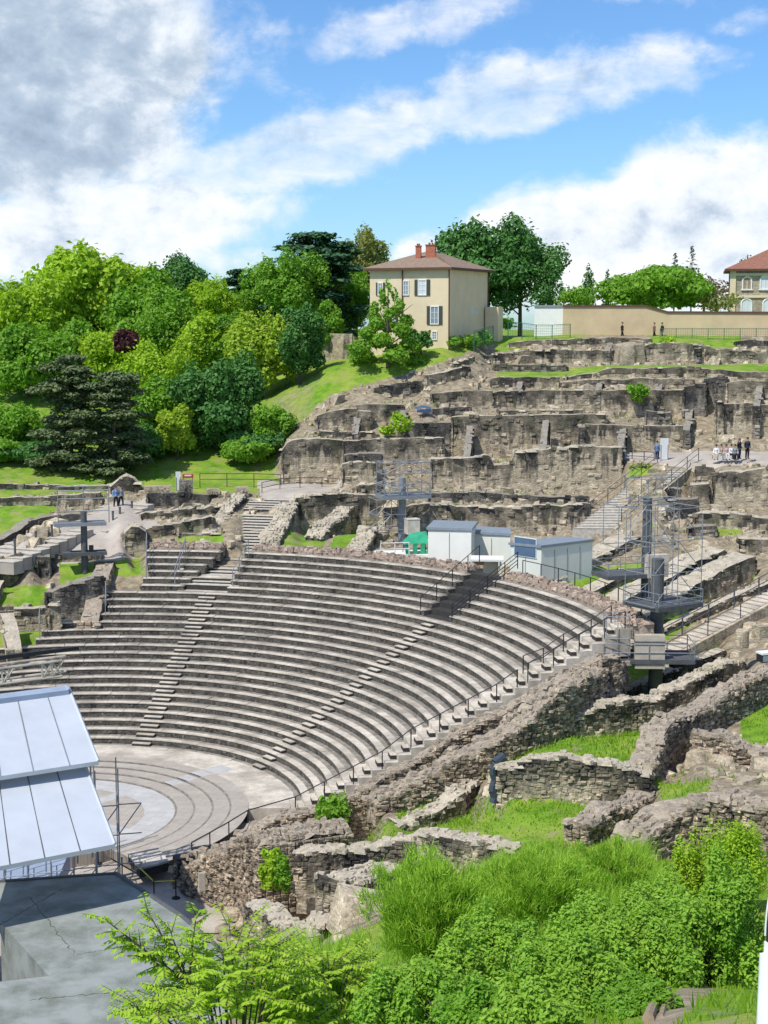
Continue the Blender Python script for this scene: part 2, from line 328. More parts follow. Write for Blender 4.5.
wall('short brown wall at the left end of the small planted bed', [(243,903,61),(262,913,59.5),(285,928,58),(302,942,57)], [34,40,42,30], th=.9, ret=.3, group=PG, rough=.12, mat='beige')
wall('stub wall closing the planted bed on the right', [(300,942,57),(318,928,58.5),(336,912,60)], [24,30,34], th=.9, ret=.3, group=PG, rough=.25, mat='beige')
wall('broken slab wall between the trench of grass and the upper left plot', [(400,826,72),(430,816,73),(462,800,74.5),(492,768,78),(497,760,79)], [8,14,18,34,36], th=1.0, ret=.5, group=PG, rough=.3)
wall('towering bank of dark rubble along the railed edge stair, cut end of the seating bowl', [(245,836,80.0),(272,824,80.6),(300,813,80.9),(330,807,81),(352,800,81),(378,784,81.2),(413,764,81.4),(455,738,81.8),(512,708,82.6),(560,680,83.4),(600,660,84),(620,658,84.5)], [10,28,44,48,52,54,60,70,70,66,56,40], th=1.0, ret=False, group=PG, rough=.15, mat='rubble')
wall('thick outer rubble wall leaning against the cut end of the seating bowl', [(376,800,75),(405,790,75.5),(455,763,76),(490,748,76.6),(512,737,77),(562,695,79.5),(600,674,83),(628,660,87)], [12,22,26,26,24,44,36,26], th=1.5, ret=False, group=PG, rough=.3, mat='rubble')
wall('dark tumbled rubble face beside the pale footpath, lowest left', [(173,868,74.5),(190,862,73.5),(212,850,71.5),(240,835,69.5),(258,846,67)], [24,38,58,86,74], th=4.5, ret=.4, group=PG, rough=.5, mat='rubble')
# ---- left ruins
LG = 'ruined walls left of the seating'
wall('low wall of the far left lawn under the trees', [(-40,484,137.5),(56,485,137.5),(110,486,137.5)], 5, ret=.1, group=LG, rough=.15)
wall('faint beige wall below the first lawn strip', [(-40,500,134),(27,498,133),(60,495,132.5),(100,493,132)], [6,8,12,18], ret=.1, mat='beige', group=LG)
wall('curving dark wall holding the lawn above the left stairs', [(-30,543,124),(0,540,124.5),(22,528,126),(30,521,127),(50,517,128),(82,514,129)], [12,11,13,13,11,10], ret=.3, mat='dark', group=LG, th=1.0)
wall('dark dressed wall beneath the row of stone blocks', [(147,493,131.5),(175,493,131.5),(209,495,131.5)], [17,17,14], ret=.05, mat='dark', rough=.03, group=LG, stones=.3)
wall('rounded rubble mound at the foot of the pine trees', [(110,488,136),(118,480,136),(128,476,136),(138,482,136),(144,490,136)], [8,16,20,14,6], th=2.5, ret=False, mat='ruin', rough=.35, group=LG)
wall('upper broken tier of rubble left of the wide stairs', [(140,514,127),(160,511,127),(190,508,127.5),(222,505,128)], [8,9,9,9], ret=.2, rough=.35, group=LG)
wall('lower broken tier of rubble behind the small lawn', [(138,531,123),(160,527,123),(185,521,123),(215,518,123.5)], [14,10,16,16], ret=.2, rough=.35, group=LG)
wall('cracked mound of masonry left of the upper seats', [(124,535,121.5),(130,528,121.5),(138,527,121.5),(146,533,121.5)], [20,32,34,20], th=2.0, ret=.2, rough=.4, group=LG)
wall('thin ledge behind the left floodlight mast', [(42,555,120),(66,554,120),(102,552,120)], [8,8,9], ret=.1, rough=.08, group=LG, mat='dark')
wall('left jamb of the ruined doorway', [(-12,562,118),(6,557,118),(20,553,118)], [28,30,34], ret=False, th=1.2, rough=.2, group=LG)
wall('right jamb of the ruined doorway', [(37,555,118),(50,556,118)], [34,31], ret=False, th=1.4, rough=.2, group=LG, mat='dark')
wall('big dark wall with a curved crest beside the lowest lawns', [(46,594,113),(60,588,113),(80,582,113),(104,576,113.5)], [32,42,46,48], th=1.4, ret=.3, mat='dark', rough=.12, group=LG)
wall('low wall between the two left lawns', [(-20,612,112),(0,610,112),(46,608,112)], 13, th=1.0, ret=.2, rough=.1, group=LG, mat='ruin')
wall('crumbled stub slope along the left end of the seats', [(98,624,110.5),(104,600,113),(108,580,115.5),(114,562,118)], [6,8,10,8], th=1.3, ret=False, rough=.3, group=LG, mat='rubble')
wall('leaning line of white stones on the lowest left lawn', [(8,655,107),(3,630,109),(0,612,111)], 4, th=1.0, ret=False, rough=.2, group=LG, mat='ruin')
wall('pale broken column wall standing before the big dark wall', [(49,606,110.5),(60,603,110.5)], [26,28], th=.9, ret=False, rough=.15, group=LG, mat='beige')
wall('narrow radial wall at the left edge of the left lawns', [(-6,600,113),(4,580,115)], [10,8], th=1.4, ret=False, rough=.25, group=LG)
wall('rough wall edging the terrace lawn left of the wide stairs', [(178,534,121.8),(200,533,121.8),(222,534,121.8)], [2,2,2], th=.4, ret=.05, rough=.1, group=LG)
# open ground
gline([(-60,560,116.5),(-10,559,117.5),(70,529,125),(84,529,125.5),(132,503,131.5)], .45)
gline([(622, 462, 134), (700, 464, 134), (800, 466, 134)]); gline([(620, 452, 138.5), (700, 452, 138.5), (800, 453, 138.5)])
gline([(258, 497, 131), (300, 494, 132)]); gline([(262, 482, 137), (340, 486, 137)])
gline([(145, 492, 134), (262, 494, 132.5)])
gline([(62, 577, 115.5), (108, 572, 116.5)]); gline([(0, 596, 114.5), (46, 594, 114.6)])
gline([(-300, 640, 108), (30, 640, 108.5)]); gline([(-300, 600, 113), (-20, 600, 113)]); gline([(-300, 545, 124), (-30, 545, 124)])
gline([(180, 543, 120.8), (222, 543, 120.8)])
gline([(275, 552, 118), (330, 556, 117.5), (345, 556, 117.5)])
gline([(305, 537, 123), (380, 533, 123.5)])
gline([(390, 574, 115), (420, 574, 115), (505, 582, 113), (560, 586, 110)])
gline([(600, 655, 94.5), (640, 690, 90.5), (656, 694, 89.5), (700, 690, 90)])
gline([(530, 752, 76.5), (560, 742, 78.5), (600, 738, 79.5), (655, 736, 78)])
gline([(500, 812, 68), (540, 806, 68.5), (590, 822, 66)])
gline([(505, 770, 72), (640, 764, 72.5)])
gline([(424, 808, 76), (440, 800, 77.5), (468, 790, 79)])
gline([(452, 828, 67.5), (500, 832, 66.5), (560, 842, 63.5), (588, 850, 62)])
gline([(262, 850, 78), (300, 850, 78), (380, 840, 79), (400, 836, 79)])
gline([(400, 822, 76.5), (440, 808, 77)])
gline([(250, 893, 62.5), (290, 905, 61.5), (325, 918, 60)])
gline([(-300, 905, 64), (180, 905, 64), (200, 900, 65), (236, 925, 61)], 0)
gline([(-300, 850, 75), (60, 848, 75), (120, 868, 71), (175, 868, 72)])
# the slope that drops from the camera to the plots
zline([(-900, 56, 1.0), (150, 56, 1.2), (215, 56, 2.6), (330, 56, 5.0), (450, 56, 7.0), (560, 56, 7.6), (700, 56, 7.6), (1700, 56, 8)])
zline([(-900, 44, 1.2), (120, 44, 2.2), (250, 44, 7.0), (450, 44, 10.2), (700, 44, 10.6), (1700, 44, 11)])
zline([(-900, 32, 6), (100, 32, 9.0), (300, 32, 12.0), (450, 32, 13.5), (700, 32, 13.9), (1700, 32, 14)])
zline([(-900, 21, 12), (100, 21, 14.5), (400, 21, 16.6), (600, 21, 17.8), (700, 21, 18.4), (1700, 21, 19.5)])
zline([(-900, 12.5, 18), (300, 12.5, 20), (640, 12.5, 21.6), (768, 12.5, 22.2), (1700, 12.5, 23)])
zline([(-900, 6.0, 23.4), (1700, 6.0, 24.3)]); zline([(-900, 0, 26.4), (1700, 0, 26.4)])
# ------------------------------------------------------------------ terrain
KR0, KT, KH, KZ, AL, AM, AR = 13.465, .75, .4035, .241, .4335, 1.1318, 1.6347
NROW = 26
RTOP = KR0+NROW*KT
def cavea_z(r): return KZ+max(0, (r-KR0)/KT)*KH
azL, azR = azr(W(-60, 500, 100))[0], azr(W(800, 500, 100))[0]
az_in = np.linspace(azL, azR, 330)
az = np.concatenate([np.linspace(-1.5, azL, 60)[:-1], az_in, np.linspace(azR, 1.6, 60)[1:]])
rho = np.concatenate([np.linspace(1.0, 50, 90), np.arange(50.4, 172, .38), np.linspace(172.5, 250, 60), np.geomspace(256, 3400, 26)])
Zt = np.zeros((len(az), len(rho)))
for i, a in enumerate(az):
    ac = min(max(a, azL), azR)
    kn = []
    for s in SEG:
        for p, q in zip(s[:-1], s[1:]):
            lo, hi = (p, q) if p[0] <= q[0] else (q, p)
            if lo[0] <= ac < hi[0]:
                t = (ac-lo[0])/(hi[0]-lo[0]+1e-9); kn.append((lo[1]+(hi[1]-lo[1])*t, lo[2]+(hi[2]-lo[2])*t)); break
    kn.sort(); K = np.array(kn); Zt[i] = np.interp(rho, K[:, 0], K[:, 1])
n0 = 59
blur = Zt.copy()
for _ in range(9):
    blur[1:-1] = blur[1:-1]*.5+.25*(blur[:-2]+blur[2:])
Zt = blur
AZ, RH = np.meshgrid(az, rho, indexing='ij')
TX = RH*np.sin(AZ); TY = RH*np.cos(AZ)-CD
PR = np.hypot(TX, TY); PA = np.arctan2(TX, TY)
# the bowl of the theatre is cut out of the ground
cz = KZ+np.clip((PR-KR0)/KT, 0, NROW)*KH
# offset from the radial end wall on the right (towards the camera)
nx, ny = -cos(AR), sin(AR)            # tangent direction past the end
OFFR = TX*cos(AR)-TY*sin(AR)          # >0 : beyond the last radius
inc = (PR < RTOP+1.2) & (((OFFR < 3.4) & (TY > -8) & (TX > 0)) | ((TX <= 0) & (TY > -9)))
leftout = (PA < .02) & (PR > 26.2) & (TX > -9)
cut = inc & ~leftout
Zt = np.where(cut, np.minimum(Zt, cz-1.3), Zt)
stage = (TX < 12) & (TY > -34) & (TY < 8) & (PR > 8) & (TX+TY*.0 < 12)
Zt = np.where((TX < 11.5) & (TY > -33) & (TY <= 4) , np.minimum(Zt, -.02), Zt)
Zt = np.where(PR < 13.6, -.6, Zt)
Zt = Zt + vnoise(np.stack([TX, TY, TX*0], -1), .5, 3)*np.where(RH > 50, .07, .12)*(Zt > -.1)
def zat(x, y):
    a = atan2(x, y+CD); r = hypot(x, y+CD)
    i = np.clip(np.searchsorted(az, a)-1, 0, len(az)-2); j = np.clip(np.searchsorted(rho, r)-1, 0, len(rho)-2)
    fa = min(max((a-az[i])/(az[i+1]-az[i]), 0), 1); fr = min(max((r-rho[j])/(rho[j+1]-rho[j]), 0), 1)
    return float((Zt[i, j]*(1-fa)+Zt[i+1, j]*fa)*(1-fr)+(Zt[i, j+1]*(1-fa)+Zt[i+1, j+1]*fa)*fr)
def hit(px, py, r0=8., r1=260.):
    """where the ray through (px, py) meets the ground"""
    r = r0
    while r < r1:
        p = W(px, py, r)
        if p[2] <= zat(p[0], p[1]): return np.array([p[0], p[1], zat(p[0], p[1])])
        r += .25
    return W(px, py, r1)
# paved or gravelled stretches are separate sheets, picked out of the ground by outline
PATHS = [[(640,1005,20.5),(690,975,24),(768,945,28),(820,930,30),(820,965,25.5),(720,985,23),(665,1015,19.5)],
         [(618,451,139),(660,450,139),(800,450,139),(800,470,133.5),(700,468,133.5),(640,462,134),(618,458,136)],
         [(256,482,139.5),(345,484,137.5),(345,497,130.5),(262,499,129.5)],
         [(-60,538,125.5),(30,545,121),(20,555,118.5),(-60,560,118)],
         [(60,510,129),(150,492,133.5),(160,520,124),(118,552,119.5),(60,550,119.5)]]
PATHS = [[(W(*q)[0], W(*q)[1]) for q in P] for P in PATHS[1:]]
WORN = [tuple(hit(*q)[:2]) for q in ((640,1030),(690,985),(768,938),(800,930),(800,962),(740,975),(700,996),(672,1030))]
PATHS.append([(-60, -32), (11.3, -32), (11.3, 3.5), (-60, 3.5)])
PATHS.append([(9, -17), (15.5, -12), (17.5, -6), (13, -1), (9, -1)])
def inpoly(x, y, P):
    c = np.zeros(np.shape(x), bool); n = len(P)
    for i in range(n):
        x0, y0 = P[i]; x1, y1 = P[(i+1) % n]
        if y0 == y1: continue
        c ^= ((y0 > y) != (y1 > y)) & (x < (x1-x0)*(y-y0)/(y1-y0)+x0)
    return c
cx = (TX[:-1, :-1]+TX[1:, 1:])/2; cy = (TY[:-1, :-1]+TY[1:, 1:])/2
isp = np.zeros(cx.shape, bool)
for P in PATHS: isp |= inpoly(cx, cy, P)
gi = np.arange(TX.size).reshape(TX.shape)
Fq = np.stack([gi[:-1, :-1], gi[1:, :-1], gi[1:, 1:], gi[:-1, 1:]], -1)
VV = np.stack([TX, TY, Zt], -1).reshape(-1, 3)
px_, py_ = None, None
_X = TX*cos(YAW)-(TY+CD)*sin(YAW); _Y = TX*sin(YAW)+(TY+CD)*cos(YAW); _Z = Zt-CH
_d = np.maximum(_Y*cos(PIT)-_Z*sin(PIT), .1); PX = 384+FPX*_X/_d; PY = 512-FPX*(_Y*sin(PIT)+_Z*cos(PIT))/_d
STONY = [[(282,440),(330,395),(430,366),(490,345),(540,335),(1200,335),(1200,700),(640,640),(500,600),(280,600)], [(-400,486),(290,486),(290,600),(-400,660)],
         [(170,1000),(150,840),(400,740),(520,700),(640,640),(1200,640),(1200,860),(600,860),(500,900),(330,960)]]
LAWN = [[(496,369),(560,370),(598,366),(768,364),(900,364),(900,378),(720,374),(600,377),(496,380)], [(0,488),(150,483),(290,478),(290,492),(60,494),(27,497),(0,499),(-300,499),(-300,486)],
        [(-300,500),(27,500),(60,508),(40,520),(0,540),(-300,545)], [(60,562),(110,560),(112,580),(60,584)], [(116,560),(146,556),(146,576),(110,576)], [(-300,585),(46,585),(46,606),(-300,608)], [(-300,618),(50,622),(100,625),(36,655),(-300,655)],
        [(176,534),(224,532),(224,546),(176,548)], [(276,530),(330,530),(318,556),(270,556)], [(338,528),(372,528),(366,556),(326,556)],
        [(574,560),(624,570),(600,600),(560,600)], [(590,570),(660,560),(640,600),(590,610)], [(610,610),(760,560),(700,620),(600,680)], [(600,645),(720,645),(720,700),(610,700)],
        [(500,755),(560,730),(665,725),(660,790),(500,790)], [(396,780),(450,770),(450,830),(396,830)], [(440,800),(600,800),(600,900),(420,900)], [(648,785),(712,780),(700,820),(648,830)],
        [(250,885),(335,885),(335,925),(250,925)], [(290,835),(450,815),(450,850),(290,870)], [(740,700),(800,700),(800,745),(740,745)], [(600,820),(640,820),(640,860),(600,860)],
        [(615,468),(652,462),(650,476),(615,480)], [(650,335),(740,335),(740,348),(650,348)], [(700,520),(740,515),(740,535),(700,535)], [(720,452),(760,452),(760,462),(720,462)], [(496,335),(540,330),(600,340),(496,352)]]
gm = np.ones(TX.shape); sz = np.zeros(TX.shape, bool); lw = np.zeros(TX.shape, bool)
for P in STONY: sz |= inpoly(PX, PY, P)
for P in LAWN: lw |= inpoly(PX, PY, P)
sz &= (RH > 52) & (RH < 172)
sz |= inpoly(TX, TY, WORN) & (RH < 50)
gm = np.where(sz & ~lw, 0., 1.)
for _ in range(1):
    gm[1:-1, 1:-1] = gm[1:-1, 1:-1]*.5+.125*(gm[:-2, 1:-1]+gm[2:, 1:-1]+gm[1:-1, :-2]+gm[1:-1, 2:])
def ground_mat():
    t = NT('grass_ground', .95)
    g = t.mix(t.ramp(t.noise(1.3, 5), [(.3, 0.), (.7, 1.)]), (.085, .19, .012), (.20, .36, .025))
    g = t.mix(t.ramp(t.noise(.35, 4), [(.42, 0.), (.66, .7)]), g, (.33, .36, .07))
    g = t.mix(t.ramp(t.noise(.9, 6), [(.56, 0.), (.66, .8)]), g, (.30, .26, .15))
    d = t.mix(t.ramp(t.noise(1.8, 5), [(.3, 0.), (.7, 1.)]), (.15, .12, .08), (.42, .35, .24))
    geo = t.n('ShaderNodeNewGeometry'); sp = t.n('ShaderNodeSeparateXYZ'); t.l(geo.outputs['True Normal'], sp.inputs[0])
    steep = t.ramp(sp.outputs[2], [(.72, 1.), (.84, 0.)])
    at_ = t.attr('turf'); tf = t.ramp(t.math('ADD', at_, t.math('MULTIPLY', t.math('SUBTRACT', t.noise(1.2, 5), .5), .9)), [(.42, 1.), (.58, 0.)])
    c = t.mix(t.math('MAXIMUM', steep, tf), g, d); t.bump(t.noise(6, 5), .7, .12)
    return t.col(c)
MS['ground'] = ground_mat()
def path_mat():
    t = NT('gravel_path', .95)
    g = t.mix(t.ramp(t.noise(.6, 6), [(.3, 0.), (.7, 1.)]), (.36, .31, .26), (.52, .47, .40))
    g = t.mix(t.ramp(t.noise(14, 3), [(.35, .5), (.5, 0.)]), g, (.24, .21, .18)); t.bump(t.noise(20, 3), .3, .02)
    return t.col(g)
MS['path'] = path_mat()
for nm, sel, m in (('ground', ~isp, 'ground'), ('path', isp, 'path')):
    F = Fq[sel]; used = np.unique(F); mp = np.zeros(len(VV), int); mp[used] = np.arange(len(used))
    b = MB(); b.add(VV[used], mp[F][:, ::-1]); o = b.build(nm, MS[m], smooth=True); tag(o, kind='structure'); at = o.data.attributes.new('turf', 'FLOAT', 'POINT'); at.data.foreach_set('value', gm.reshape(-1)[used].astype(np.float32))
# ------------------------------------------------------------------ walls
def stone_boxes(b, C, N, Tn, Bn, size, m=0, h=None, k=.78):
    """chipped blocks: C centres on the face, N outward, T along, B up, size (w, h, depth)"""
    n = len(C)
    if n == 0: return
    corners = np.array([[-1, -1], [1, -1], [1, 1], [-1, 1]])/2
    V = np.zeros((n, 8, 3))
    for q, (u, v) in enumerate(corners):
        ju = 1+RNG.uniform(-.22, .12, n); jv = 1+RNG.uniform(-.25, .12, n)
        V[:, q] = C-N*(size[:, 2:3]*.5)+Tn*(size[:, 0]*u*1.05)[:, None]+Bn*(size[:, 1]*v*1.05)[:, None]
        jd = RNG.uniform(.45, 1., n)
        V[:, q+4] = C+N*(size[:, 2]*jd)[:, None]+Tn*(size[:, 0]*u*k*ju)[:, None]+Bn*(size[:, 1]*v*k*jv)[:, None]
    base = np.arange(n)[:, None, None]*8
    f = np.array([[4, 5, 6, 7], [0, 1, 5, 4], [1, 2, 6, 5], [2, 3, 7, 6], [3, 0, 4, 7]])
    t = RNG.uniform(.1, .9, n)
    b.add(V.reshape(-1, 3), (base+f).reshape(-1, 4), m, np.repeat(t, 5), None if h is None else np.repeat(h, 5))
def build_wall(w):
    P = np.array(w['P']); zb = np.array(w['zb']); far = w['rho'] > 105
    seg = np.hypot(*(P[1:, :2]-P[:-1, :2]).T); s = np.concatenate([[0], np.cumsum(seg)])
    L = s[-1]; ds = .45 if far else .28
    n = max(3, int(L/ds)+1); S = np.linspace(0, L, n)
    X = np.interp(S, s, P[:, 0]); Y = np.interp(S, s, P[:, 1]); ZT = np.interp(S, s, P[:, 2]); ZB = np.interp(S, s, zb)
    rg = w['rough']*(.5 if far else 1.)
    nz = vnoise(np.stack([X, Y, ZT*0+w['rho']], -1), .9, 7)*.5+vnoise(np.stack([X, Y, ZT*0], -1), 2.4, 9)*.35+np.round(vnoise(np.stack([X, Y, ZT*0], -1), .45, 4)*2)/2*.5
    ZT = ZT+np.minimum(nz*rg*1.6, rg*1.2); ZT = np.maximum(ZT, ZB+.12)
    dx = np.gradient(X); dy = np.gradient(Y); l = np.hypot(dx, dy)+1e-9; tx, ty = dx/l, dy/l
    nx, ny = ty, -tx
    sg = np.sign(np.mean(nx*(0-X)+ny*(-CD-Y))) or 1
    nx, ny = nx*sg, ny*sg                                   # towards the camera
    th = w['th']; H = ZT-ZB+.8
    nv = max(3, int(np.max(H)/(.5 if far else .3))); ntp = max(2, int(th/(.5 if far else .3)))
    prof = [(0., q/nv) for q in range(nv)]+[(q/ntp, 1.) for q in range(ntp+1)]+[(1., 1-q/nv) for q in range(1, nv+1)]
    G = np.zeros((n, len(prof), 3))
    for j, (d, v) in enumerate(prof):
        z = ZB-.8+(ZT-ZB+.8)*v
        G[:, j] = np.stack([X-nx*d*th, Y-ny*d*th, z], -1)
    q = vnoise(G, 1.7, 11)*.6+vnoise(G, 4.1, 12)*.4
    amp = .14 if w['mat'] in ('rubble', 'ruin') else .08
    dd = np.array([(1-2*d) if v < 1 else (1-2*d)*.5 for d, v in prof])
    G[..., 0] += nx[:, None]*q*amp*np.sign(dd); G[..., 1] += ny[:, None]*q*amp*np.sign(dd)
    tp = np.array([1. if v >= 1 else 0. for d, v in prof]); G[..., 2] += q*tp*rg*.8
    b = MB(); m = len(prof); I = np.arange(n*m).reshape(n, m)
    F = np.stack([I[:-1, :-1], I[1:, :-1], I[1:, 1:], I[:-1, 1:]], -1).reshape(-1, 4)
    if sg > 0: F = F[:, ::-1]
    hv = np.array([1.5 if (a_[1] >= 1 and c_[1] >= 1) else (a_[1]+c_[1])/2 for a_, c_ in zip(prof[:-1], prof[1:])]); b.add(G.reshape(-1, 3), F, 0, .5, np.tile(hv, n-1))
    for e in (0, n-1):                                       # ends
        fr = [I[e, j] for j in range(nv+1)]; bk = [I[e, m-1-j] for j in range(nv+1)]
        Fe = [[fr[j], fr[j+1], bk[j+1], bk[j]] for j in range(nv)]
        b.F.append(np.array(Fe)); b.M.append(np.zeros(nv)); b.T.append(np.full(nv, .5)); b.H.append((np.arange(nv)+.5)/nv)
    # blocks on face, crest and ends
    cov = w['stones']
    if cov > 0:
        sw, sh = (.55, .32) if far else ((.36, w['ts']) if w['mat'] == 'rubble' else (.34, w['ts']))
        C, N, Tn, B, Z, HH = [], [], [], [], [], []
        keep = .16*cov if far else (.95 if w['mat'] == 'rubble' else .62)*cov
        zmin = ZB.min()-.3; zz = zmin
        while zz < ZT.max()+.1:
            sp = RNG.uniform(0, .5)
            while sp < L:
                wd = sw*RNG.uniform(.55, 1.5)
                zt = np.interp(sp, S, ZT); zl = np.interp(sp, S, ZB)
                if zl-.3 < zz < zt-.02 and RNG.random() < (keep if zz < zt-.6 else min(1, keep*1.6)):
                    i = min(n-1, int(sp/L*(n-1)))
                    C.append((np.interp(sp, S, X), np.interp(sp, S, Y), zz+RNG.uniform(-.04, .04))); N.append((nx[i], ny[i], 0)); Tn.append((tx[i], ty[i], RNG.uniform(-.08, .08))); B.append((0, 0, 1)); Z.append((wd, sh*RNG.uniform(.7, 1.25), RNG.uniform(.05, .13) if w['mat'] != 'rubble' else RNG.uniform(.08, .24))); HH.append((zz-zl)/max(zt-zl, .2))
                sp += wd*1.02
            zz += sh*1.02
        # crest
        d = 0.05
        while d < th+.05:
            sp = RNG.uniform(0, .5)
            while sp < L:
                wd = sw*RNG.uniform(.6, 1.6)
                if RNG.random() < (.22 if far else .8)*(1 if rg > .1 else .25):
                    i = min(n-1, int(sp/L*(n-1))); a = RNG.uniform(-.5, .5)
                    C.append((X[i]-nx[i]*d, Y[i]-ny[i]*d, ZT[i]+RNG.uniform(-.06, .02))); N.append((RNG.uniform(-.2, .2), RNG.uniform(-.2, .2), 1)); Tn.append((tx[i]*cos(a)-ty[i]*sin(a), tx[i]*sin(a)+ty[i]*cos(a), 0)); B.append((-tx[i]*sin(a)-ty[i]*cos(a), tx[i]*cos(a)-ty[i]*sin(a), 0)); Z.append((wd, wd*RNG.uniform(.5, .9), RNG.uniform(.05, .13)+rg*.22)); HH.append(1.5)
                sp += wd
            d += sw*.8
        for e, sgn in ((0, -1), (n-1, 1)):
            k = int(max(2, (ZT[e]-ZB[e])/sh))
            for a in range(k):
                for d in np.arange(.15, th, sw):
                    C.append((X[e]-nx[e]*d, Y[e]-ny[e]*d, ZB[e]+(a+.5)*sh)); N.append((tx[e]*sgn, ty[e]*sgn, 0)); Tn.append((nx[e], ny[e], 0)); B.append((0, 0, 1)); Z.append((sw, sh, RNG.uniform(.05, .2))); HH.append(a/k)
        stone_boxes(b, np.array(C), np.array(N), np.array(Tn), np.array(B), np.array(Z), h=np.array(HH))
    o = b.build(w['name'], MS[w['mat']], origin=(float(X.mean()), float(Y.mean()), float(ZB.mean())))
    tag(o, w['label'], w['cat'], w['group'])
    return o
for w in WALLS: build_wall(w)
# ------------------------------------------------------------------ theatre seating
cav = empty('seating_bowl', (0, 0, 0), 'curved stone seating bowl of the ancient theatre around the orchestra floor', 'theatre seating')
def arc(b, r0, r1, z0, z1, a0, a1, m_front, m_top, da=.02, nose=0.0, sides=True):
    """curved block: inner face at r0, outer r1"""
    n = max(2, int(abs(a1-a0)/da)+1); A = np.linspace(a0, a1, n); s, c = np.sin(A), np.cos(A)
    V = np.concatenate([np.c_[r0*s, r0*c, s*0+z0], np.c_[r0*s, r0*c, s*0+z1], np.c_[r1*s, r1*c, s*0+z1], np.c_[r1*s, r1*c, s*0+z0]])
    i = np.arange(n-1)
    b.add(V, np.stack([i, i+n, i+n+1, i+1], 1), m_front)
    b.add(V, np.stack([i+n, i+2*n, i+2*n+1, i+n+1], 1), m_top)
    if sides: b.add(V, [[0, 3*n, 2*n, n], [n-1, 2*n-1, 3*n-1, 4*n-1]], m_front)
def rowang(px, k):
    """left end angle of row k that shows at px"""
    r = KR0+k*KT; A = np.linspace(-1.2, 1.5, 900)
    q = np.array([proj((r*sin(a), r*cos(a), KZ+k*KH))[0] for a in A]); return A[np.argmin(abs(q-px))]
gapL = (AL-.045, AL+.045); gapM = (AM-.035, AM+.04)
def rough_arc(b, r, z0, z1, a0, a1, n_per=.5):
    """stones standing proud of a riser"""
    L = abs(a1-a0)*r; k = int(L/.42)
    if k < 1: return
    A = a0+(a1-a0)*(np.arange(k)+RNG.uniform(.1, .9, k))/k
    for zz in (.3, .72):
        s, c = np.sin(A), np.cos(A)
        C = np.stack([r*s, r*c, s*0+z0+(z1-z0)*zz], 1); N = np.stack([-s, -c, s*0], 1); Tn = np.stack([c, -s, s*0], 1); B = np.tile([0, 0, 1.], (k, 1))
        Z = np.stack([RNG.uniform(.2, .45, k), np.full(k, (z1-z0)*.42), RNG.uniform(.01, .05, k)], 1)
        stone_boxes(b, C, N, Tn, B, Z)
for k in range(NROW):
    r = KR0+k*KT; z = KZ+k*KH; zl = z-KH
    if k <= 12: a0 = -1.25
    elif k <= 15: a0 = rowang([48, 42, 36][15-k], k)
    elif k == 16: a0 = rowang(84, k)
    elif k <= 19: a0 = rowang([104, 106, 108][19-k], k)
    else: a0 = rowang([146, 147, 147, 148, 149, 150][25-k] if k > 21 else [143, 141][21-k], k)
    spans = [(a0, AR)]
    if k >= 20: spans = [(a0, AL-.075+(.012*(k-20))), (gapL[1], gapM[0]-.02), (gapM[1], AR)]
    b = MB()
    for (p, q) in spans:
        if k == 0: arc(b, r, r+KT, -.4, z-.055, p, q, 0, 0)
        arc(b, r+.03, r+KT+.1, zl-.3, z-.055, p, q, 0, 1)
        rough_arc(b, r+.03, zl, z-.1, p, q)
        # slightly uneven slabs of concrete seat
        aa = p
        while aa < q-1e-4:
            w_ = min(q-aa, RNG.uniform(1.4, 3.2)/r); dz = RNG.uniform(-.012, .012)
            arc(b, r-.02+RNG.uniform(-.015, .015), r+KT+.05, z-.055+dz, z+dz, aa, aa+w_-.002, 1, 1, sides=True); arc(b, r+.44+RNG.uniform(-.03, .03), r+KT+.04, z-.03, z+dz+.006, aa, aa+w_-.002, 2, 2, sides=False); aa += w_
    o = b.build('seat_row', [MS['riser'], MS['conc'], MS['seatback']], cav); 
# radial stairs with their small blocks
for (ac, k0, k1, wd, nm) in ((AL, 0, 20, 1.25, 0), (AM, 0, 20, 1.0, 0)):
    b = MB()
    for k in range(k0, k1):
        r = KR0+k*KT; z = KZ+(k-1)*KH; hw = wd/2/r
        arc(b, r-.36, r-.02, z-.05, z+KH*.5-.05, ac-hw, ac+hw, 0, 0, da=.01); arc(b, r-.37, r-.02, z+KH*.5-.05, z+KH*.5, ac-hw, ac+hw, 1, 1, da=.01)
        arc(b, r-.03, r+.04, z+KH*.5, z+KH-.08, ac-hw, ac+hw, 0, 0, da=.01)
    b.build('radial_stair', [MS['darkstep'], MS['conc']], cav)
er = np.array([sin(AR), cos(AR), 0]); en = np.array([cos(AR), -sin(AR), 0])   # along the end radius, and past it
b = MB()
SW = 2.7
for k in range(NROW):
    r = KR0+k*KT; z = KZ+k*KH
    P0 = er*r; P1 = er*(r+KT+.02); Q1 = P1+en*SW; Q0 = P0+en*SW
    b.prism([P0[:2], P1[:2], Q1[:2], Q0[:2]], z-1.6, z, 1)
    M0 = er*(r-.36)+en*1.25; M1 = er*(r+.01)+en*1.25; M2 = M1+en*.85; M3 = M0+en*.85
    b.prism([M0[:2], M1[:2], M2[:2], M3[:2]], z-KH-.05, z-KH*.42, 0, 1)
b.build('edge_stair', [MS['darkstep'], MS['conc']], cav)
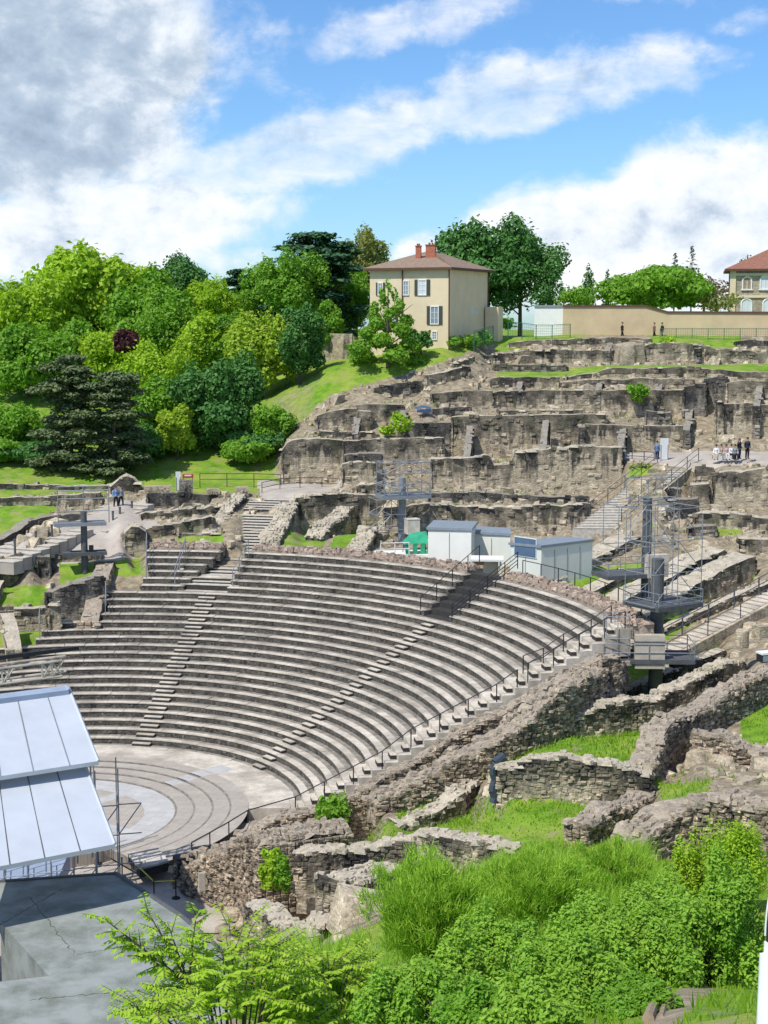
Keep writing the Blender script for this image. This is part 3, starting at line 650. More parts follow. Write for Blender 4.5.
# crumbling masonry crest above the last row
b = MB()
for (p, q) in ((rowang(150, 25), AL-.02), (gapL[1]+.01, gapM[0]-.03), (gapM[1], AR+.08)):
    r = RTOP; z = KZ+NROW*KH-.12
    arc(b, r-.02, r+1.5, z-.9, z, p, q, 0, 0)
    L = (q-p)*r
    for d in np.arange(.1, 1.5, .3):
        kk = int(L/.33); A = p+(q-p)*(np.arange(kk)+RNG.uniform(0, 1, kk))/kk; s, c = np.sin(A), np.cos(A)
        C = np.stack([(r+d)*s, (r+d)*c, s*0+z], 1); up = np.tile([0, 0, 1.], (kk, 1)); g = RNG.uniform(-.6, .6, kk)
        stone_boxes(b, C, up, np.stack([c*np.cos(g)+s*np.sin(g), -s*np.cos(g)+c*np.sin(g), s*0], 1), np.stack([-c*np.sin(g)+s*np.cos(g), s*np.sin(g)+c*np.cos(g), s*0], 1), np.stack([RNG.uniform(.25, .55, kk), RNG.uniform(.2, .35, kk), RNG.uniform(.05, .3, kk)], 1))
b.build('rubble_crest', MS['coping'], cav)
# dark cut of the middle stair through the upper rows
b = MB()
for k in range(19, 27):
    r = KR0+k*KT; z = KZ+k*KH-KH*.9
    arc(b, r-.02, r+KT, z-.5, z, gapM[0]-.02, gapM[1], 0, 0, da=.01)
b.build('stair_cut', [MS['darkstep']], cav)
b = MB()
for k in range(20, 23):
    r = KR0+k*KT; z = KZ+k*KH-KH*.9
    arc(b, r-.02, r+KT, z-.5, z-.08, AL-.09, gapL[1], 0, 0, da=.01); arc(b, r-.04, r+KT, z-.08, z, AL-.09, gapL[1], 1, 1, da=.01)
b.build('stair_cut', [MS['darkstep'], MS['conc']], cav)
# ------------------------------------------------------------------ orchestra
orc = empty('orchestra_floor', (0, 0, 0), 'semicircular stepped orchestra floor of pale pink and white marble slabs', 'orchestra floor')
OR = [6.96, 7.99, 9.04, 10.05, 11.10]
def marble(name, c1, c2, cell):
    t = NT(name, .6); br = t.n('ShaderNodeTexBrick'); br.inputs['Scale'].default_value = 1
    br.inputs['Color1'].default_value = c1+(1,); br.inputs['Color2'].default_value = c2+(1,); br.inputs['Mortar'].default_value = tuple(q*.6 for q in c1)+(1,)
    br.inputs['Mortar Size'].default_value = .012; br.inputs['Brick Width'].default_value = cell; br.inputs['Row Height'].default_value = cell*.7
    m = t.n('ShaderNodeMapping'); m.inputs['Rotation'].default_value = (0, 0, .5); t.l(t.pos(), m.inputs[0]); t.l(m.outputs[0], br.inputs[0])
    c = t.mix(t.ramp(t.noise(1.1, 5), [(.35, 0.), (.7, .45)]), br.outputs[0], tuple(q*.7 for q in c2)); return t.col(c)
MS['pink'] = marble('pink_marble', (.47, .42, .355), (.42, .37, .31), .9)
MS['whitem'] = marble('white_marble', (.56, .54, .51), (.48, .47, .45), 1.1)
zs = [.0+.11*i for i in range(5)]
b = MB(); A = np.linspace(0, 2*pi, 91)[:-1]
b.prism(np.c_[OR[0]*np.sin(A), OR[0]*np.cos(A)], -.6, .03, 0); b.build('floor_disc', MS['pink'], orc)
b = MB(); arc(b, 5.2, OR[0]-.05, -.1, .035, -pi, pi, 0, 0); b.build('white_ring', MS['whitem'], orc)
b = MB()
for a in (.9, 2.3):
    d = np.array([sin(a), cos(a)]); n_ = np.array([-d[1], d[0]])*.45
    b.prism([d*-5.6-n_, d*5.6-n_, d*5.6+n_, d*-5.6+n_], -.1, .037+.004*len(b.V)/4, 0)
b.build('white_band', MS['whitem'], orc)
for i in range(1, 5):
    b = MB(); arc(b, OR[i-1], OR[i]+.02, -.4, .03+.07*i, -1.9, 2.7, 0, 1); arc(b, OR[i-1]-.015, OR[i-1]+.1, .07*i-.02, .03+.07*i+.004, -1.9, 2.7, 2, 2)
    b.build('floor_step', [MS['seatback'], MS['pink'], MS['seatback']], orc)
b = MB(); arc(b, OR[-1], KR0+.02, -.5, .03+.07*4-.03, -1.9, AR+.1, 1, 1); b.build('walkway', [MS['darkstep'], MS['conc']], orc)
b = MB()
for a, w_ in ((1.02, .1), (.98, .1)):
    pass
for i in range(0, 5):
    arc(b, OR[i]-(.0 if i else 1.2), (OR[i+1]-.12 if i < 4 else KR0-.8), 0, .03+.07*(i+1 if i < 4 else 3.6)+.004 if i else .04, AM-.16, AM-.05, 0, 0)
b.build('white_band', MS['whitem'], orc)
# ------------------------------------------------------------------ vegetation
def leaf_mat(name, c1, c2, trans=.35, hue=.5):
    t = NT(name, .6); t.b.inputs['Specular IOR Level'].default_value = .35
    ti = t.attr('tint'); c = t.mix(ti, c1, c2)
    c = t.mix(t.ramp(t.noise(.45, 3), [(.35, 0.), (.65, .55)]), c, tuple(q*hue for q in c2))
    t.col(c)
    tr = t.n('ShaderNodeBsdfTranslucent'); t.l(t.mix(1., c, (1.3, 1.5, .6), 'MULTIPLY'), tr.inputs[0])
    ms = t.n('ShaderNodeMixShader'); ms.inputs[0].default_value = trans; out = t.t.nodes['Material Output']
    t.l(t.b.outputs[0], ms.inputs[1]); t.l(tr.outputs[0], ms.inputs[2]); t.l(ms.outputs[0], out.inputs[0]); return t.m
LM = dict(lime=leaf_mat('lime_leaves', (.24, .41, .015), (.44, .60, .04), hue=.75), mid=leaf_mat('green_leaves', (.12, .30, .02), (.26, .46, .04), hue=.7),
          dark=leaf_mat('dark_leaves', (.05, .16, .035), (.11, .27, .05), .2, .7), yellow=leaf_mat('yellow_leaves', (.28, .42, .03), (.42, .54, .05), hue=.8),
          olive=leaf_mat('olive_leaves', (.20, .24, .06), (.32, .33, .09), hue=.7), purple=leaf_mat('purple_leaves', (.07, .018, .022), (.12, .035, .04), .2),
          pine=leaf_mat('pine_needles', (.085, .14, .06), (.18, .23, .09), .1, .6), cedar=leaf_mat('cedar_needles', (.03, .10, .045), (.07, .17, .065), .1, .6),
          fresh=leaf_mat('fresh_leaves', (.28, .46, .02), (.46, .62, .06), .4, .85), broom=leaf_mat('broom_shoots', (.18, .36, .02), (.42, .62, .07), .3, .8),
          hedge=leaf_mat('hedge_leaves', (.14, .32, .02), (.36, .57, .06), .3, .7), grass=leaf_mat('grass_blades', (.14, .30, .012), (.30, .46, .03), .4, .85),
          brown=leaf_mat('russet_leaves', (.16, .12, .06), (.26, .20, .09), .2, .7))
MS['bark'] = plain('bark', (.10, .08, .06), .95, .3, 6, .6)
def leaves(b, C, O, size, elong=1.5, m=0, tint=None, wild=.8):
    """diamond leaf clumps at C, facing roughly O"""
    n = len(C)
    N = O+RNG.normal(0, wild, (n, 3)); N /= np.linalg.norm(N, axis=1)[:, None]+1e-9
    R = RNG.normal(0, 1, (n, 3)); U = np.cross(N, R); U /= np.linalg.norm(U, axis=1)[:, None]+1e-9; Vv = np.cross(N, U)
    s = size*RNG.uniform(.6, 1.3, n)[:, None]
    P = np.stack([C-U*s*elong*.5, C+Vv*s*.5+N*s*.12, C+U*s*elong*.5, C-Vv*s*.5+N*s*.12], 1)
    b.add(P.reshape(-1, 3), np.arange(n*4).reshape(n, 4), m, RNG.uniform(0, 1, n) if tint is None else tint)
def sphere_pts(n):
    v = RNG.normal(0, 1, (n, 3)); return v/np.linalg.norm(v, axis=1)[:, None]
def crown_lobes(kind, R, H):
    """list of (centre, (rx, ry, rz)) for a crown of radius R, height H, base at z=0"""
    L = []
    if kind == 'cone':
        for i in range(26):
            h = (i+.5)/26; r = R*(1-h)**.8*RNG.uniform(.5, .9); a = i*2.4
            L.append(((r*cos(a), r*sin(a), h*H*.95), (R*.32*(1.1-h),)*2+(H*.08,)))
    elif kind == 'layer':       # cedar / pine: flat plates of foliage
        for i in range(70):
            h = RNG.uniform(0, 1); a = RNG.uniform(0, 6.28); r = R*RNG.uniform(.1, .88)*(1-abs(h-.35)*(.9 if h > .35 else .4))
            L.append(((r*cos(a), r*sin(a), h*H), (R*RNG.uniform(.22, .38),)*2+(H*.035,)))
    elif kind == 'slim':
        for i in range(9): L.append(((0, 0, H*(i+.5)/9), (R*(1-(i/9)**2.5),)*2+(H*.09,)))
    elif kind == 'spruce':
        for i in range(34):
            h = i/34; a = i*2.4; r = R*(1-h)*.6
            L.append(((r*cos(a), r*sin(a), h*H), (R*.5*(1-h)+.15,)*2+(H*.018,)))
    else:
        k = 30
        for i in range(k):
            v = sphere_pts(1)[0]; v[2] = v[2]*.95+.1; q = RNG.uniform(.40, .86)
            L.append(((v[0]*R*q, v[1]*R*q, H/2+v[2]*H/2*q), (R*RNG.uniform(.18, .38),)*2+(min(H*.24, R*.36)*RNG.uniform(.8, 1.1),)))
        L.append(((0, 0, H*.5), (R*.6, R*.6, H*.36)))
    return L
def tree(px, top, bot, rho_, rpx, kind, label, shape='round', n=4200, size=None, group=None, name='tree', cat='tree', trunk=True, x=None):
    P = W(px, bot, rho_); Z1 = W(px, top, rho_)[2]; zb = P[2]; g = zat(P[0], P[1]); R = rpx*rho_/FPX*(1.12 if shape == 'round' else 1.); zb = max(zb, g+.15) if Z1 > g+1 else zb
    H = Z1-zb; root = empty(name, (P[0], P[1], g if trunk else zb), label, cat, group)
    lob = crown_lobes(shape, R, H*.96)
    vol = sum((q[1][0]**2) for q in lob); b = MB(); size = size or min(.50, max(.22, R*.06))
    if rho_ < 100: size = size
    for c, r in lob:
        k = max(12, int(n*r[0]**2/vol)); v = sphere_pts(k); sh = (RNG.uniform(.62, 1.0, k)+.30*vnoise(v*2.2+c[0], 1.4, 17)+np.where(RNG.random(k) < .12, RNG.uniform(0, .35, k), 0))[:, None]
        pt = np.array(c)+v*np.array(r)*sh; O = v*np.array([1, 1, 1.])+[0, 0, .35]
        if shape in ('layer', 'spruce'): O = v*.3+[0, 0, 1]
        tn = np.clip(RNG.uniform(0, 1, k)*.6+RNG.uniform(0, .4), 0, 1)
        leaves(b, pt+np.array([P[0], P[1], zb]), O, size, 1.6, 0, tn, .65 if shape not in ('layer', 'spruce') else .35)
    b.build('crown', LM[kind], root)
    b = MB(); base = np.array([P[0], P[1], g-.3])
    if trunk:
        tr = max(.12, R*.055)
        mid = np.array([P[0], P[1], zb+H*.45]); b.tube(base, mid, tr, tr*.55, 8); b.tube(mid, mid+[0, 0, H*.4], tr*.55, tr*.15, 6)
        for i in range(7):
            a = i*2.4; h = zb+H*RNG.uniform(.0, .5); s = np.array([P[0], P[1], h]); b.tube(s, s+np.array([cos(a)*R*.65, sin(a)*R*.65, H*.22]), tr*.35, tr*.08, 5)
        b.build('trunk', MS['bark'], root)
    return root
FG = 'woodland trees on the left hillside'
TR = [(78,250,345,190,58,'lime','tall airy lime green tree at the back left, highest crown of the left wood','round'),
 (18,276,362,182,44,'lime','lime green tree cut by the left frame edge, behind the dark pines','round'),
 (178,249,322,198,32,'dark','dark green round crown poking up behind the wood, left of the cedar','round'),
 (118,262,335,192,40,'lime','yellowish lime tree between the tallest crown and the dark round one','round'),
 (150,276,350,182,42,'mid','broad soft green tree below the dark round crown','round'),
 (238,268,335,195,26,'cedar','dark conifer tip showing between the lime trees left of the cedar','layer'),
 (212,276,345,180,28,'lime','bright lime pointed crown left of the cedar','round'),
 (258,266,350,186,30,'mid','mid green tree directly left of the big cedar','round'),
 (318,231,335,178,60,'cedar','big dark cedar with flat spreading layers beside the cream house','layer'),
 (356,228,305,194,32,'olive','pale olive feathery tree behind the cedar, touching the house roof','round'),
 (350,262,345,185,26,'mid','green tree filling the gap between the cedar and the cream house','round'),
 (296,240,330,171,32,'mid','light green tree standing in front of the cedar','round'),
 (30,325,425,168,42,'mid','green tree on the left edge half way down the wood','round'),
 (66,318,380,172,34,'mid','green crown just above the dark pines','round'),
 (108,322,396,169,36,'lime','lime green crown above and right of the dark pines','round'),
 (165,302,362,177,32,'mid','mid green crown in the middle of the wood','round'),
 (128,328,358,164,12,'purple','small dark purple leaved tree in the middle of the wood','round'),
 (150,345,405,162,34,'lime','lime crown beneath the purple leaved tree','round'),
 (198,312,385,168,36,'lime','lime green crown right of the purple leaved tree','round'),
 (232,310,375,167,26,'mid','green crown left of the yellowish tree','round'),
 (262,296,425,159,36,'yellow','tall yellow green tree left of the dark bluish one','round'),
 (300,300,432,156,27,'dark','tall dark bluish green tree beside the grassy bank','round'),
 (326,300,372,164,17,'mid','green tree on the slope between dark tree and cedar','round'),
 (224,348,462,149,44,'dark','large rounded deep green tree low in the wood','round'),
 (168,375,455,152,38,'mid','green tree to the right of the dark pines','round'),
 (178,402,462,146,20,'yellow','small yellow green tree at the foot of the wood','round'),
 (10,398,472,151,32,'mid','green tree on the left frame edge beside the pines','round'),
 (272,405,474,147,22,'mid','small green tree at the foot of the bank','round'),
 (140,425,474,146,30,'dark','dark shaded tree right behind the pines','round'),
 (250,438,478,144,26,'mid','low bushy tree near the wide stairs landing','round'),
 (72,352,474,143,44,'pine','left dark grey green pine with drooping layered boughs','layer'),
 (114,368,474,141,44,'pine','right dark grey green pine with drooping layered boughs','layer')]
UND = [(-5,452,486,147),(35,455,487,146),(150,452,482,150),(198,448,480,151),(232,452,480,150),(258,445,478,146),(210,420,470,156),(130,440,480,153),(60,445,484,155),(20,430,480,157),(180,430,475,157),(90,430,480,158)]
for i, (px, t_, b_, rr_) in enumerate(UND):
    P_ = W(px, b_, rr_)
    TR.append((px, t_-14, b_, rr_, 30, ('mid', 'dark', 'dark')[i % 3], 'low understorey bush in the shade at the foot of the left wood', 'round'))
for r in TR: tree(*r, group=FG, n=20000 if r[4] > 35 or r[7] == 'layer' else 12000)
tree(388,274,362,154.5,40,'mid','light green garden tree in front of the cream house','cone', n=8000, group='garden trees by the houses')
tree(421,331,350,155,12,'dark','clipped round dark bush on a short stem below the house','round', n=900, size=.3, group='garden trees by the houses', name='bush', cat='bush')
tree(474,220,318,183,48,'dark','big dark green tree right of the cream house, left of two','round', n=12000, group='trees behind the boundary wall')
tree(520,214,322,181,38,'dark','big dark green tree right of the cream house, right of two and highest','round', n=12000, group='trees behind the boundary wall')
tree(549,258,322,178,20,'dark','dark lower tree filling the corner at the white end of the wall','round', n=2000, group='trees behind the boundary wall')
tree(588,262,306,186,8,'dark','slender dark cypress behind the boundary wall','slim', n=900, group='trees behind the boundary wall')
tree(607,268,306,190,5,'dark','thinnest cypress behind the boundary wall','slim', n=500, group='trees behind the boundary wall')
tree(574,286,310,176,22,'mid','low green shrub mass left of the cypresses','round', n=1500, group='trees behind the boundary wall')
tree(650,269,312,184,50,'mid','wide bright green tree behind the middle of the boundary wall','round', n=10000, group='trees behind the boundary wall')
tree(674,250,306,204,12,'pine','thin grey green spruce left of the taller spruce','spruce', n=1200, group='trees behind the boundary wall')
tree(691,243,306,201,17,'pine','tall grey green spruce right of the wide bright tree','spruce', n=1600, group='trees behind the boundary wall')
tree(716,288,314,182,22,'olive','yellowish shrub behind the wall next to the stone house','round', n=1200, group='trees behind the boundary wall')
tree(704,276,306,206,30,'brown','russet tree behind the yellowish shrub','round', n=1500, group='trees behind the boundary wall')
tree(744,249,300,212,9,'dark','dark tree top behind the roof of the stone house','round', n=500, group='trees behind the boundary wall')
tree(500,316,332,172,14,'mid','hedge shrub at the right hand foot of the cream house','round', n=900, trunk=False, name='shrub', cat='shrub')
# shrubs on the ruins and around
def shrub(px, top, bot, rho_, rpx, kind, label, n=700, size=.2, name='shrub', cat='shrub', group='shrubs growing on the ruins', shape='round', lift=None):
    return tree(px, top, bot, rho_, rpx, kind, label, shape, n, size, group, name, cat, False)
shrub(637,382,402,147.6,11,'mid','round green bush hanging over the long wall on the right', 900, .22)
shrub(401,410,437,140,11,'fresh','small yellow green bush on the left cluster of ruins', 600, .2)
shrub(387,425,438,140,8,'lime','low tuft beside the small yellow green bush', 300, .2)
shrub(452,336,352,158.5,8,'mid','shrub at the right corner base of the cream house', 400, .25, group='garden trees by the houses')
shrub(470,333,349,160,10,'mid','second shrub along the house wall towards the fence', 400, .25, group='garden trees by the houses')
shrub(484,331,347,162,8,'mid','third shrub along the house wall beside the green fence', 400, .25, group='garden trees by the houses')
shrub(640,462,474,133.5,13,'olive','scruffy olive bush left of the stair head', 500, .2)
shrub(668,336,349,163,8,'lime','short tuft on the hill crest below the boundary wall', 200, .2)
shrub(333,789,842,80.2,18,'mid','round ivy bush hanging on the rubble bank below the handrail', 1600, .16)
shrub(271,842,896,65.2,13,'lime','bright ivy column in the corner of the dark rubble face', 1200, .14)
shrub(284,848,898,64,9,'mid','darker ivy right beside the bright ivy column', 600, .14)
shrub(450,790,815,76,6,'lime','mossy tuft on the rubble of the trench', 200, .12)
# ------------------------------------------------------------------ grass blades
def blades(b, X, Y, Zz, h, w_, lean=.4, mi=0):
    n = len(X); a = RNG.uniform(0, 6.28, n); h = h*RNG.uniform(.5, 1.3, n); L = RNG.normal(0, lean, (n, 2))*h[:, None]
    B = np.stack([X, Y, Zz-.02], 1); s = np.stack([np.cos(a), np.sin(a), a*0], 1)*(w_*RNG.uniform(.6, 1.4, n))[:, None]
    tip = B+np.c_[L, h]; P = np.stack([B-s/2, B+s/2, tip], 1)
    b.add(P.reshape(-1, 3), np.arange(3*n).reshape(n, 3), mi, RNG.uniform(0, 1, n))
grid_ok = (gm[:-1, :-1] > .5) & (RH[:-1, :-1] > 8) & (RH[:-1, :-1] < 100) & (AZ[:-1, :-1] > azL) & (AZ[:-1, :-1] < azR) & ~isp & (Zt[:-1, :-1] > .1) & (PX[:-1, :-1] > 150)
ii, jj = np.nonzero(grid_ok); area = (RH[ii, jj]*(az[ii+1]-az[ii]))*(rho[jj+1]-rho[jj])
dn = np.where(RH[ii, jj] > 55, 26, 22.)*area; cnt = RNG.poisson(dn)
I = np.repeat(ii, cnt); J = np.repeat(jj, cnt); fu = RNG.random(len(I)); fv = RNG.random(len(I))
def bil(Q): return (Q[I, J]*(1-fu)+Q[I+1, J]*fu)*(1-fv)+(Q[I, J+1]*(1-fu)+Q[I+1, J+1]*fu)*fv
gx, gy, gz = bil(TX), bil(TY), bil(Zt); far_m = RH[I, J] > 55
b = MB(); pn = vnoise(np.stack([gx, gy, gx*0], 1), .35, 21)
blades(b, gx, gy, gz, np.where(far_m, .20, .24)*(1+.7*pn), np.where(far_m, .07, .035), .35)
o = b.build('grass', LM['grass']); tag(o, kind='stuff')
# tall grass on the slope in front of the plots
def region_pts(poly, n):
    """random ground points seen through an image outline (authoring aid: real positions on the slope)"""
    P = np.array([hit(*q)[:2] for q in poly]); lo, hi = P.min(0), P.max(0); out = []
    while len(out) < n:
        q = RNG.uniform(lo, hi, (4*n, 2)); q = q[inpoly(q[:, 0], q[:, 1], P)]; out += q.tolist()
    return np.array(out[:n])
zv = lambda Q: np.array([zat(*q) for q in Q])
b = MB()
Q = region_pts([(470,880),(560,862),(650,862),(668,900),(600,940),(480,940)], 45000)
blades(b, Q[:, 0], Q[:, 1], zv(Q), .6*(1+.8*vnoise(np.c_[Q, Q[:, :1]*0], .6, 31)), .02, .42)
Q = region_pts([(230,1010),(300,960),(360,980),(350,1023),(240,1023)], 5000); blades(b, Q[:, 0], Q[:, 1], zv(Q), 1.3, .05, .25)
o = b.build('tall_grass', LM['broom']); tag(o, kind='stuff')
# broom bushes: sheaves of fine upright shoots
def broom(px, py, rho_, R, H, label, n=7000, kind='broom', base_py=None):
    P = W(px, py, rho_); g = zat(P[0], P[1]); root = empty('broom_bush', (P[0], P[1], g), label, 'bush', 'broom bushes in the foreground')
    st = MB(); b = MB(); C0 = np.array([P[0], P[1], g])
    k = 60; dirs = []
    for i in range(k):
        a = RNG.uniform(0, 6.28); t = RNG.uniform(0, 1)**.6*1.0; d = np.array([cos(a)*sin(t)*R/H*1.25, sin(a)*sin(t)*R/H*1.25, cos(t*.75)]); L = H*RNG.uniform(.5, .85)
        e = C0+d*L; m_ = C0+d*L*.5+[0, 0, -.05*H]; st.tube(C0+RNG.normal(0, .12, 3)*[1, 1, 0], m_, .03, .02, 4, cap=False); st.tube(m_, e, .02, .008, 4, cap=False); dirs.append((m_, e, d))
    for i in range(n//40):
        m_, e, d = dirs[RNG.integers(k)]; q = RNG.uniform(.1, 1.05); c = m_+(e-m_)*q+RNG.normal(0, R*.13, 3); kk = 75
        tip_d = d*.9+RNG.normal(0, .5, (kk, 3))+[0, 0, .6]; tip_d /= np.linalg.norm(tip_d, axis=1)[:, None]
        B = c+RNG.normal(0, R*.06, (kk, 3)); Ln = RNG.uniform(.25, .6, kk)[:, None]*H*.15; s = np.cross(tip_d, RNG.normal(0, 1, (kk, 3))); s /= np.linalg.norm(s, axis=1)[:, None]; s *= .012
        b.add(np.stack([B-s, B+s, B+tip_d*Ln+s*.3, B+tip_d*Ln-s*.3], 1).reshape(-1, 3), np.arange(kk*4).reshape(kk, 4), 0, RNG.uniform(.0, .5)+RNG.uniform(0, .5, kk))
    b.build('foliage', LM[kind], root); st.build('stems', MS['bark'], root); return root
def grow(px, top, bot, rho_, rpx):
    return rpx*rho_/FPX, (bot-top)*rho_/FPX*1.04
for px, top, bot, rr, rpx, lab, n in ((428,868,1000,36,74,'big round feathery broom bush with bare stems showing beneath',22000),
        (530,856,960,41,62,'tall dark green broom clump right of the round feathery one',18000),(612,842,905,46,42,'lighter tufty broom clump below the pier wall',9000),
        (300,950,1040,30,60,'low broom clump at the bottom left of the round feathery one',9000),(350,940,1010,33,30,'narrow yellow green broom tuft left of the round bush',5000)):
    P = W(px, bot, rr); R = rpx*rr/FPX; H = W(px, top, rr)[2]-zat(P[0], P[1]); broom(px, bot, rr, R*1.05, H*1.15, lab, int(n*1.2))
HG = 'leafy shrubs in the foreground'
for px, top, bot, rr, rpx, kd, lab, n in ((650,905,985,30,62,'hedge','spreading leafy shrub in the centre of the right foreground'  ,9000),(720,872,955,31,60,'hedge','dense green shrub filling the right edge above the worn path',9000),
        (560,940,1030,26,72,'hedge','dark leafy shrub at the bottom centre of the picture',10000),(470,985,1050,23,60,'mid','low dark shrub along the bottom edge under the round broom',7000),
        (640,985,1040,24,44,'mid','small shrub at the left end of the timber edging',5000),
        (505,918,975,31,48,'hedge','leafy shrub wedged between the round broom and the dark broom clump',7000),(455,935,1000,29,45,'hedge','leafy shrub at the right foot of the round broom',6000),(655,885,940,35,50,'hedge','fine leaved shrub below the light green one on the right',8000),(430,965,1020,27,60,'hedge','bushy shrub directly under the round broom, bottom centre left',9000),(520,995,1060,21,60,'hedge','low leafy shrub at the very bottom, right of centre',8000),
        (600,900,965,33,55,'hedge','mid green shrub between the tall grass and the bottom shrubs',9000),(735,822,880,47,40,'lime','light green leafy shrub against the cobbled slope at the right edge',5000),(690,838,885,48,26,'lime','small light shrub below the stone faced wall',2500),
        (385,985,1045,26,40,'hedge','leafy shrub at the foot of the round broom',5000)):
    P = W(px, bot, rr); g = zat(P[0], P[1]); R = rpx*rr/FPX; z1 = W(px, top, rr)[2]
    root = empty('leafy_shrub', (P[0], P[1], g), lab, 'shrub', HG); b = MB(); H = max(.6, (z1-g+.2)*1.22)
    for i in range(46):
        v = sphere_pts(1)[0]; q = RNG.uniform(.3, .95); c = np.array([P[0]+v[0]*R*q, P[1]+v[1]*R*q, g-.2+H*(.15+.55*abs(v[2])*q+.2*RNG.random())]); kk = int(n*3.6)//46
        vv = sphere_pts(kk); rr_ = np.array([R*.24, R*.24, H*.20])*RNG.uniform(.6, 1.3)
        leaves(b, c+vv*rr_*RNG.uniform(.5, 1.1, (kk, 1)), vv+[0, 0, .7], .052 if kd != 'olive' else .22, 1.9, 0, np.clip(RNG.uniform(0, .4)+RNG.uniform(0, .6, kk), 0, 1), .6)
    b.build('foliage', LM[kd], root)
    st = MB()
    for i in range(26):
        a = RNG.uniform(0, 6.28); st.tube((P[0], P[1], g-.1), (P[0]+cos(a)*R*.8, P[1]+sin(a)*R*.8, g+H*RNG.uniform(.15, .5)), .03, .01, 4, cap=False)
    st.build('stems', MS['bark'], root)
# fresh compound-leaved branches, bottom left
def frond(b, st, a, d, L, nl=9, ls=.17):
    a = np.array(a, float); d = d/np.linalg.norm(d); side = np.cross(d, [0, 0, 1.]); side /= np.linalg.norm(side)+1e-9
    p = a; st.tube(a, a+d*L+[0, 0, -.15*L], .012, .005, 4, cap=False)
    for i in range(nl):
        q = (i+1)/nl; c = a+d*L*q+np.array([0, 0, -.15*L*q*q])
        for s in (-1, 1):
            dr = side*s*.8+d*.45+np.array([0, 0, -.45])+RNG.normal(0, .12, 3); dr /= np.linalg.norm(dr); wv = np.cross(dr, RNG.normal(0, .3, 3)+[0, 0, 1.]); wv /= np.linalg.norm(wv)+1e-9
            l = ls*RNG.uniform(.75, 1.2)*(1.15-.4*q); wv *= l*.19
            b.add([c, c+dr*l*.45+wv, c+dr*l, c+dr*l*.45-wv], [[0, 1, 2, 3]], 0, RNG.uniform(0, 1))
for px, bot, rr, rpx, top, lab, nb in ((235,1030,27,95,925,'bright yellow green shrub with drooping compound leaves at the bottom left',520),(150,1050,25,50,985,'lower bright spray of compound leaves beside the grey roof',130),(330,1040,29,50,948,'bright compound leaved sapling left of the broom bushes',140)):
    P = W(px, bot, rr); g = zat(P[0], P[1]); R = rpx*rr/FPX; z1 = W(px, top, rr)[2]; H = z1-g; root = empty('leafy_shrub', (P[0], P[1], g), lab, 'shrub', HG)
    b = MB(); st = MB()
    for i in range(nb):
        a = RNG.uniform(0, 6.28); q = sqrt(RNG.random()); hh = g+H*(1-.55*q*q)*RNG.uniform(.72, 1.0)
        c = np.array([P[0]+cos(a)*R*q, P[1]+sin(a)*R*q, hh]); frond(b, st, c, np.array([cos(a), sin(a), RNG.uniform(.1, .9)]), RNG.uniform(.4, .75))
        if i % 14 == 0: st.tube((P[0], P[1], g), c, .03, .012, 5, cap=False)
    if nb == 520:       # long sprays reaching left over the roof
        for (tx_, ty_) in ((103,918),(118,930),(148,912),(128,945),(170,930),(196,915)):
            e = W(tx_, ty_, rr); s = np.array([P[0]-R*.5, P[1], g+H*.75]); st.tube(s, e, .025, .01, 5, cap=False)
            for q in np.linspace(.3, 1, 12): frond(b, st, s+(e-s)*q, (e-s)/np.linalg.norm(e-s)*.4+RNG.normal(0, .5, 3)+[0, 0, .2], .4, 8, .15)
    b.build('foliage', LM['fresh'], root); st.build('stems', MS['bark'], root)
# ------------------------------------------------------------------ built objects
def Wz(px, py, z):
    a = (px-384)/FPX; b = (512-py)/FPX; yy = cos(PIT)+b*sin(PIT); zz = -sin(PIT)+b*cos(PIT)
    X = a*cos(YAW)+yy*sin(YAW); Y = -a*sin(YAW)+yy*cos(YAW); s = (z-CH)/zz
    return np.array([X*s, Y*s-CD, z])
def V3(x, y, z): return np.array([x, y, z], float)
MS['plaster'] = plain('cream_plaster', (.72, .60, .40), .9, .06, .8, .1)
MS['plaster2'] = plain('ochre_plaster', (.56, .44, .27), .9, .1, .6, .15)
MS['tile'] = plain('roof_tile', (.27, .195, .14), .9, .25, 3, .5)
MS['redtile'] = plain('red_roof_tile', (.27, .125, .085), .9, .2, 3, .5)
MS['brick'] = plain('brick_chimney', (.42, .15, .09), .9, .25, 6, .4)
MS['shutter'] = plain('grey_green_shutter', (.07, .085, .07), .7, .1)
MS['glass'] = plain('window_glass', (.25, .30, .34), .15, .1, 1, spec=.6)
MS['curtain'] = plain('pale_window', (.62, .66, .68), .5, .05)
MS['copper'] = plain('brown_pipe', (.12, .06, .04), .6, .1)
MS['housestone'] = stone_mat('house_stone', (.44, .37, .27), (.34, .28, .20), (.20, .17, .13), .1, cell=2.5, tintamt=0)
def tile_mat(m):
    t = bpy.data.materials[m]; return t
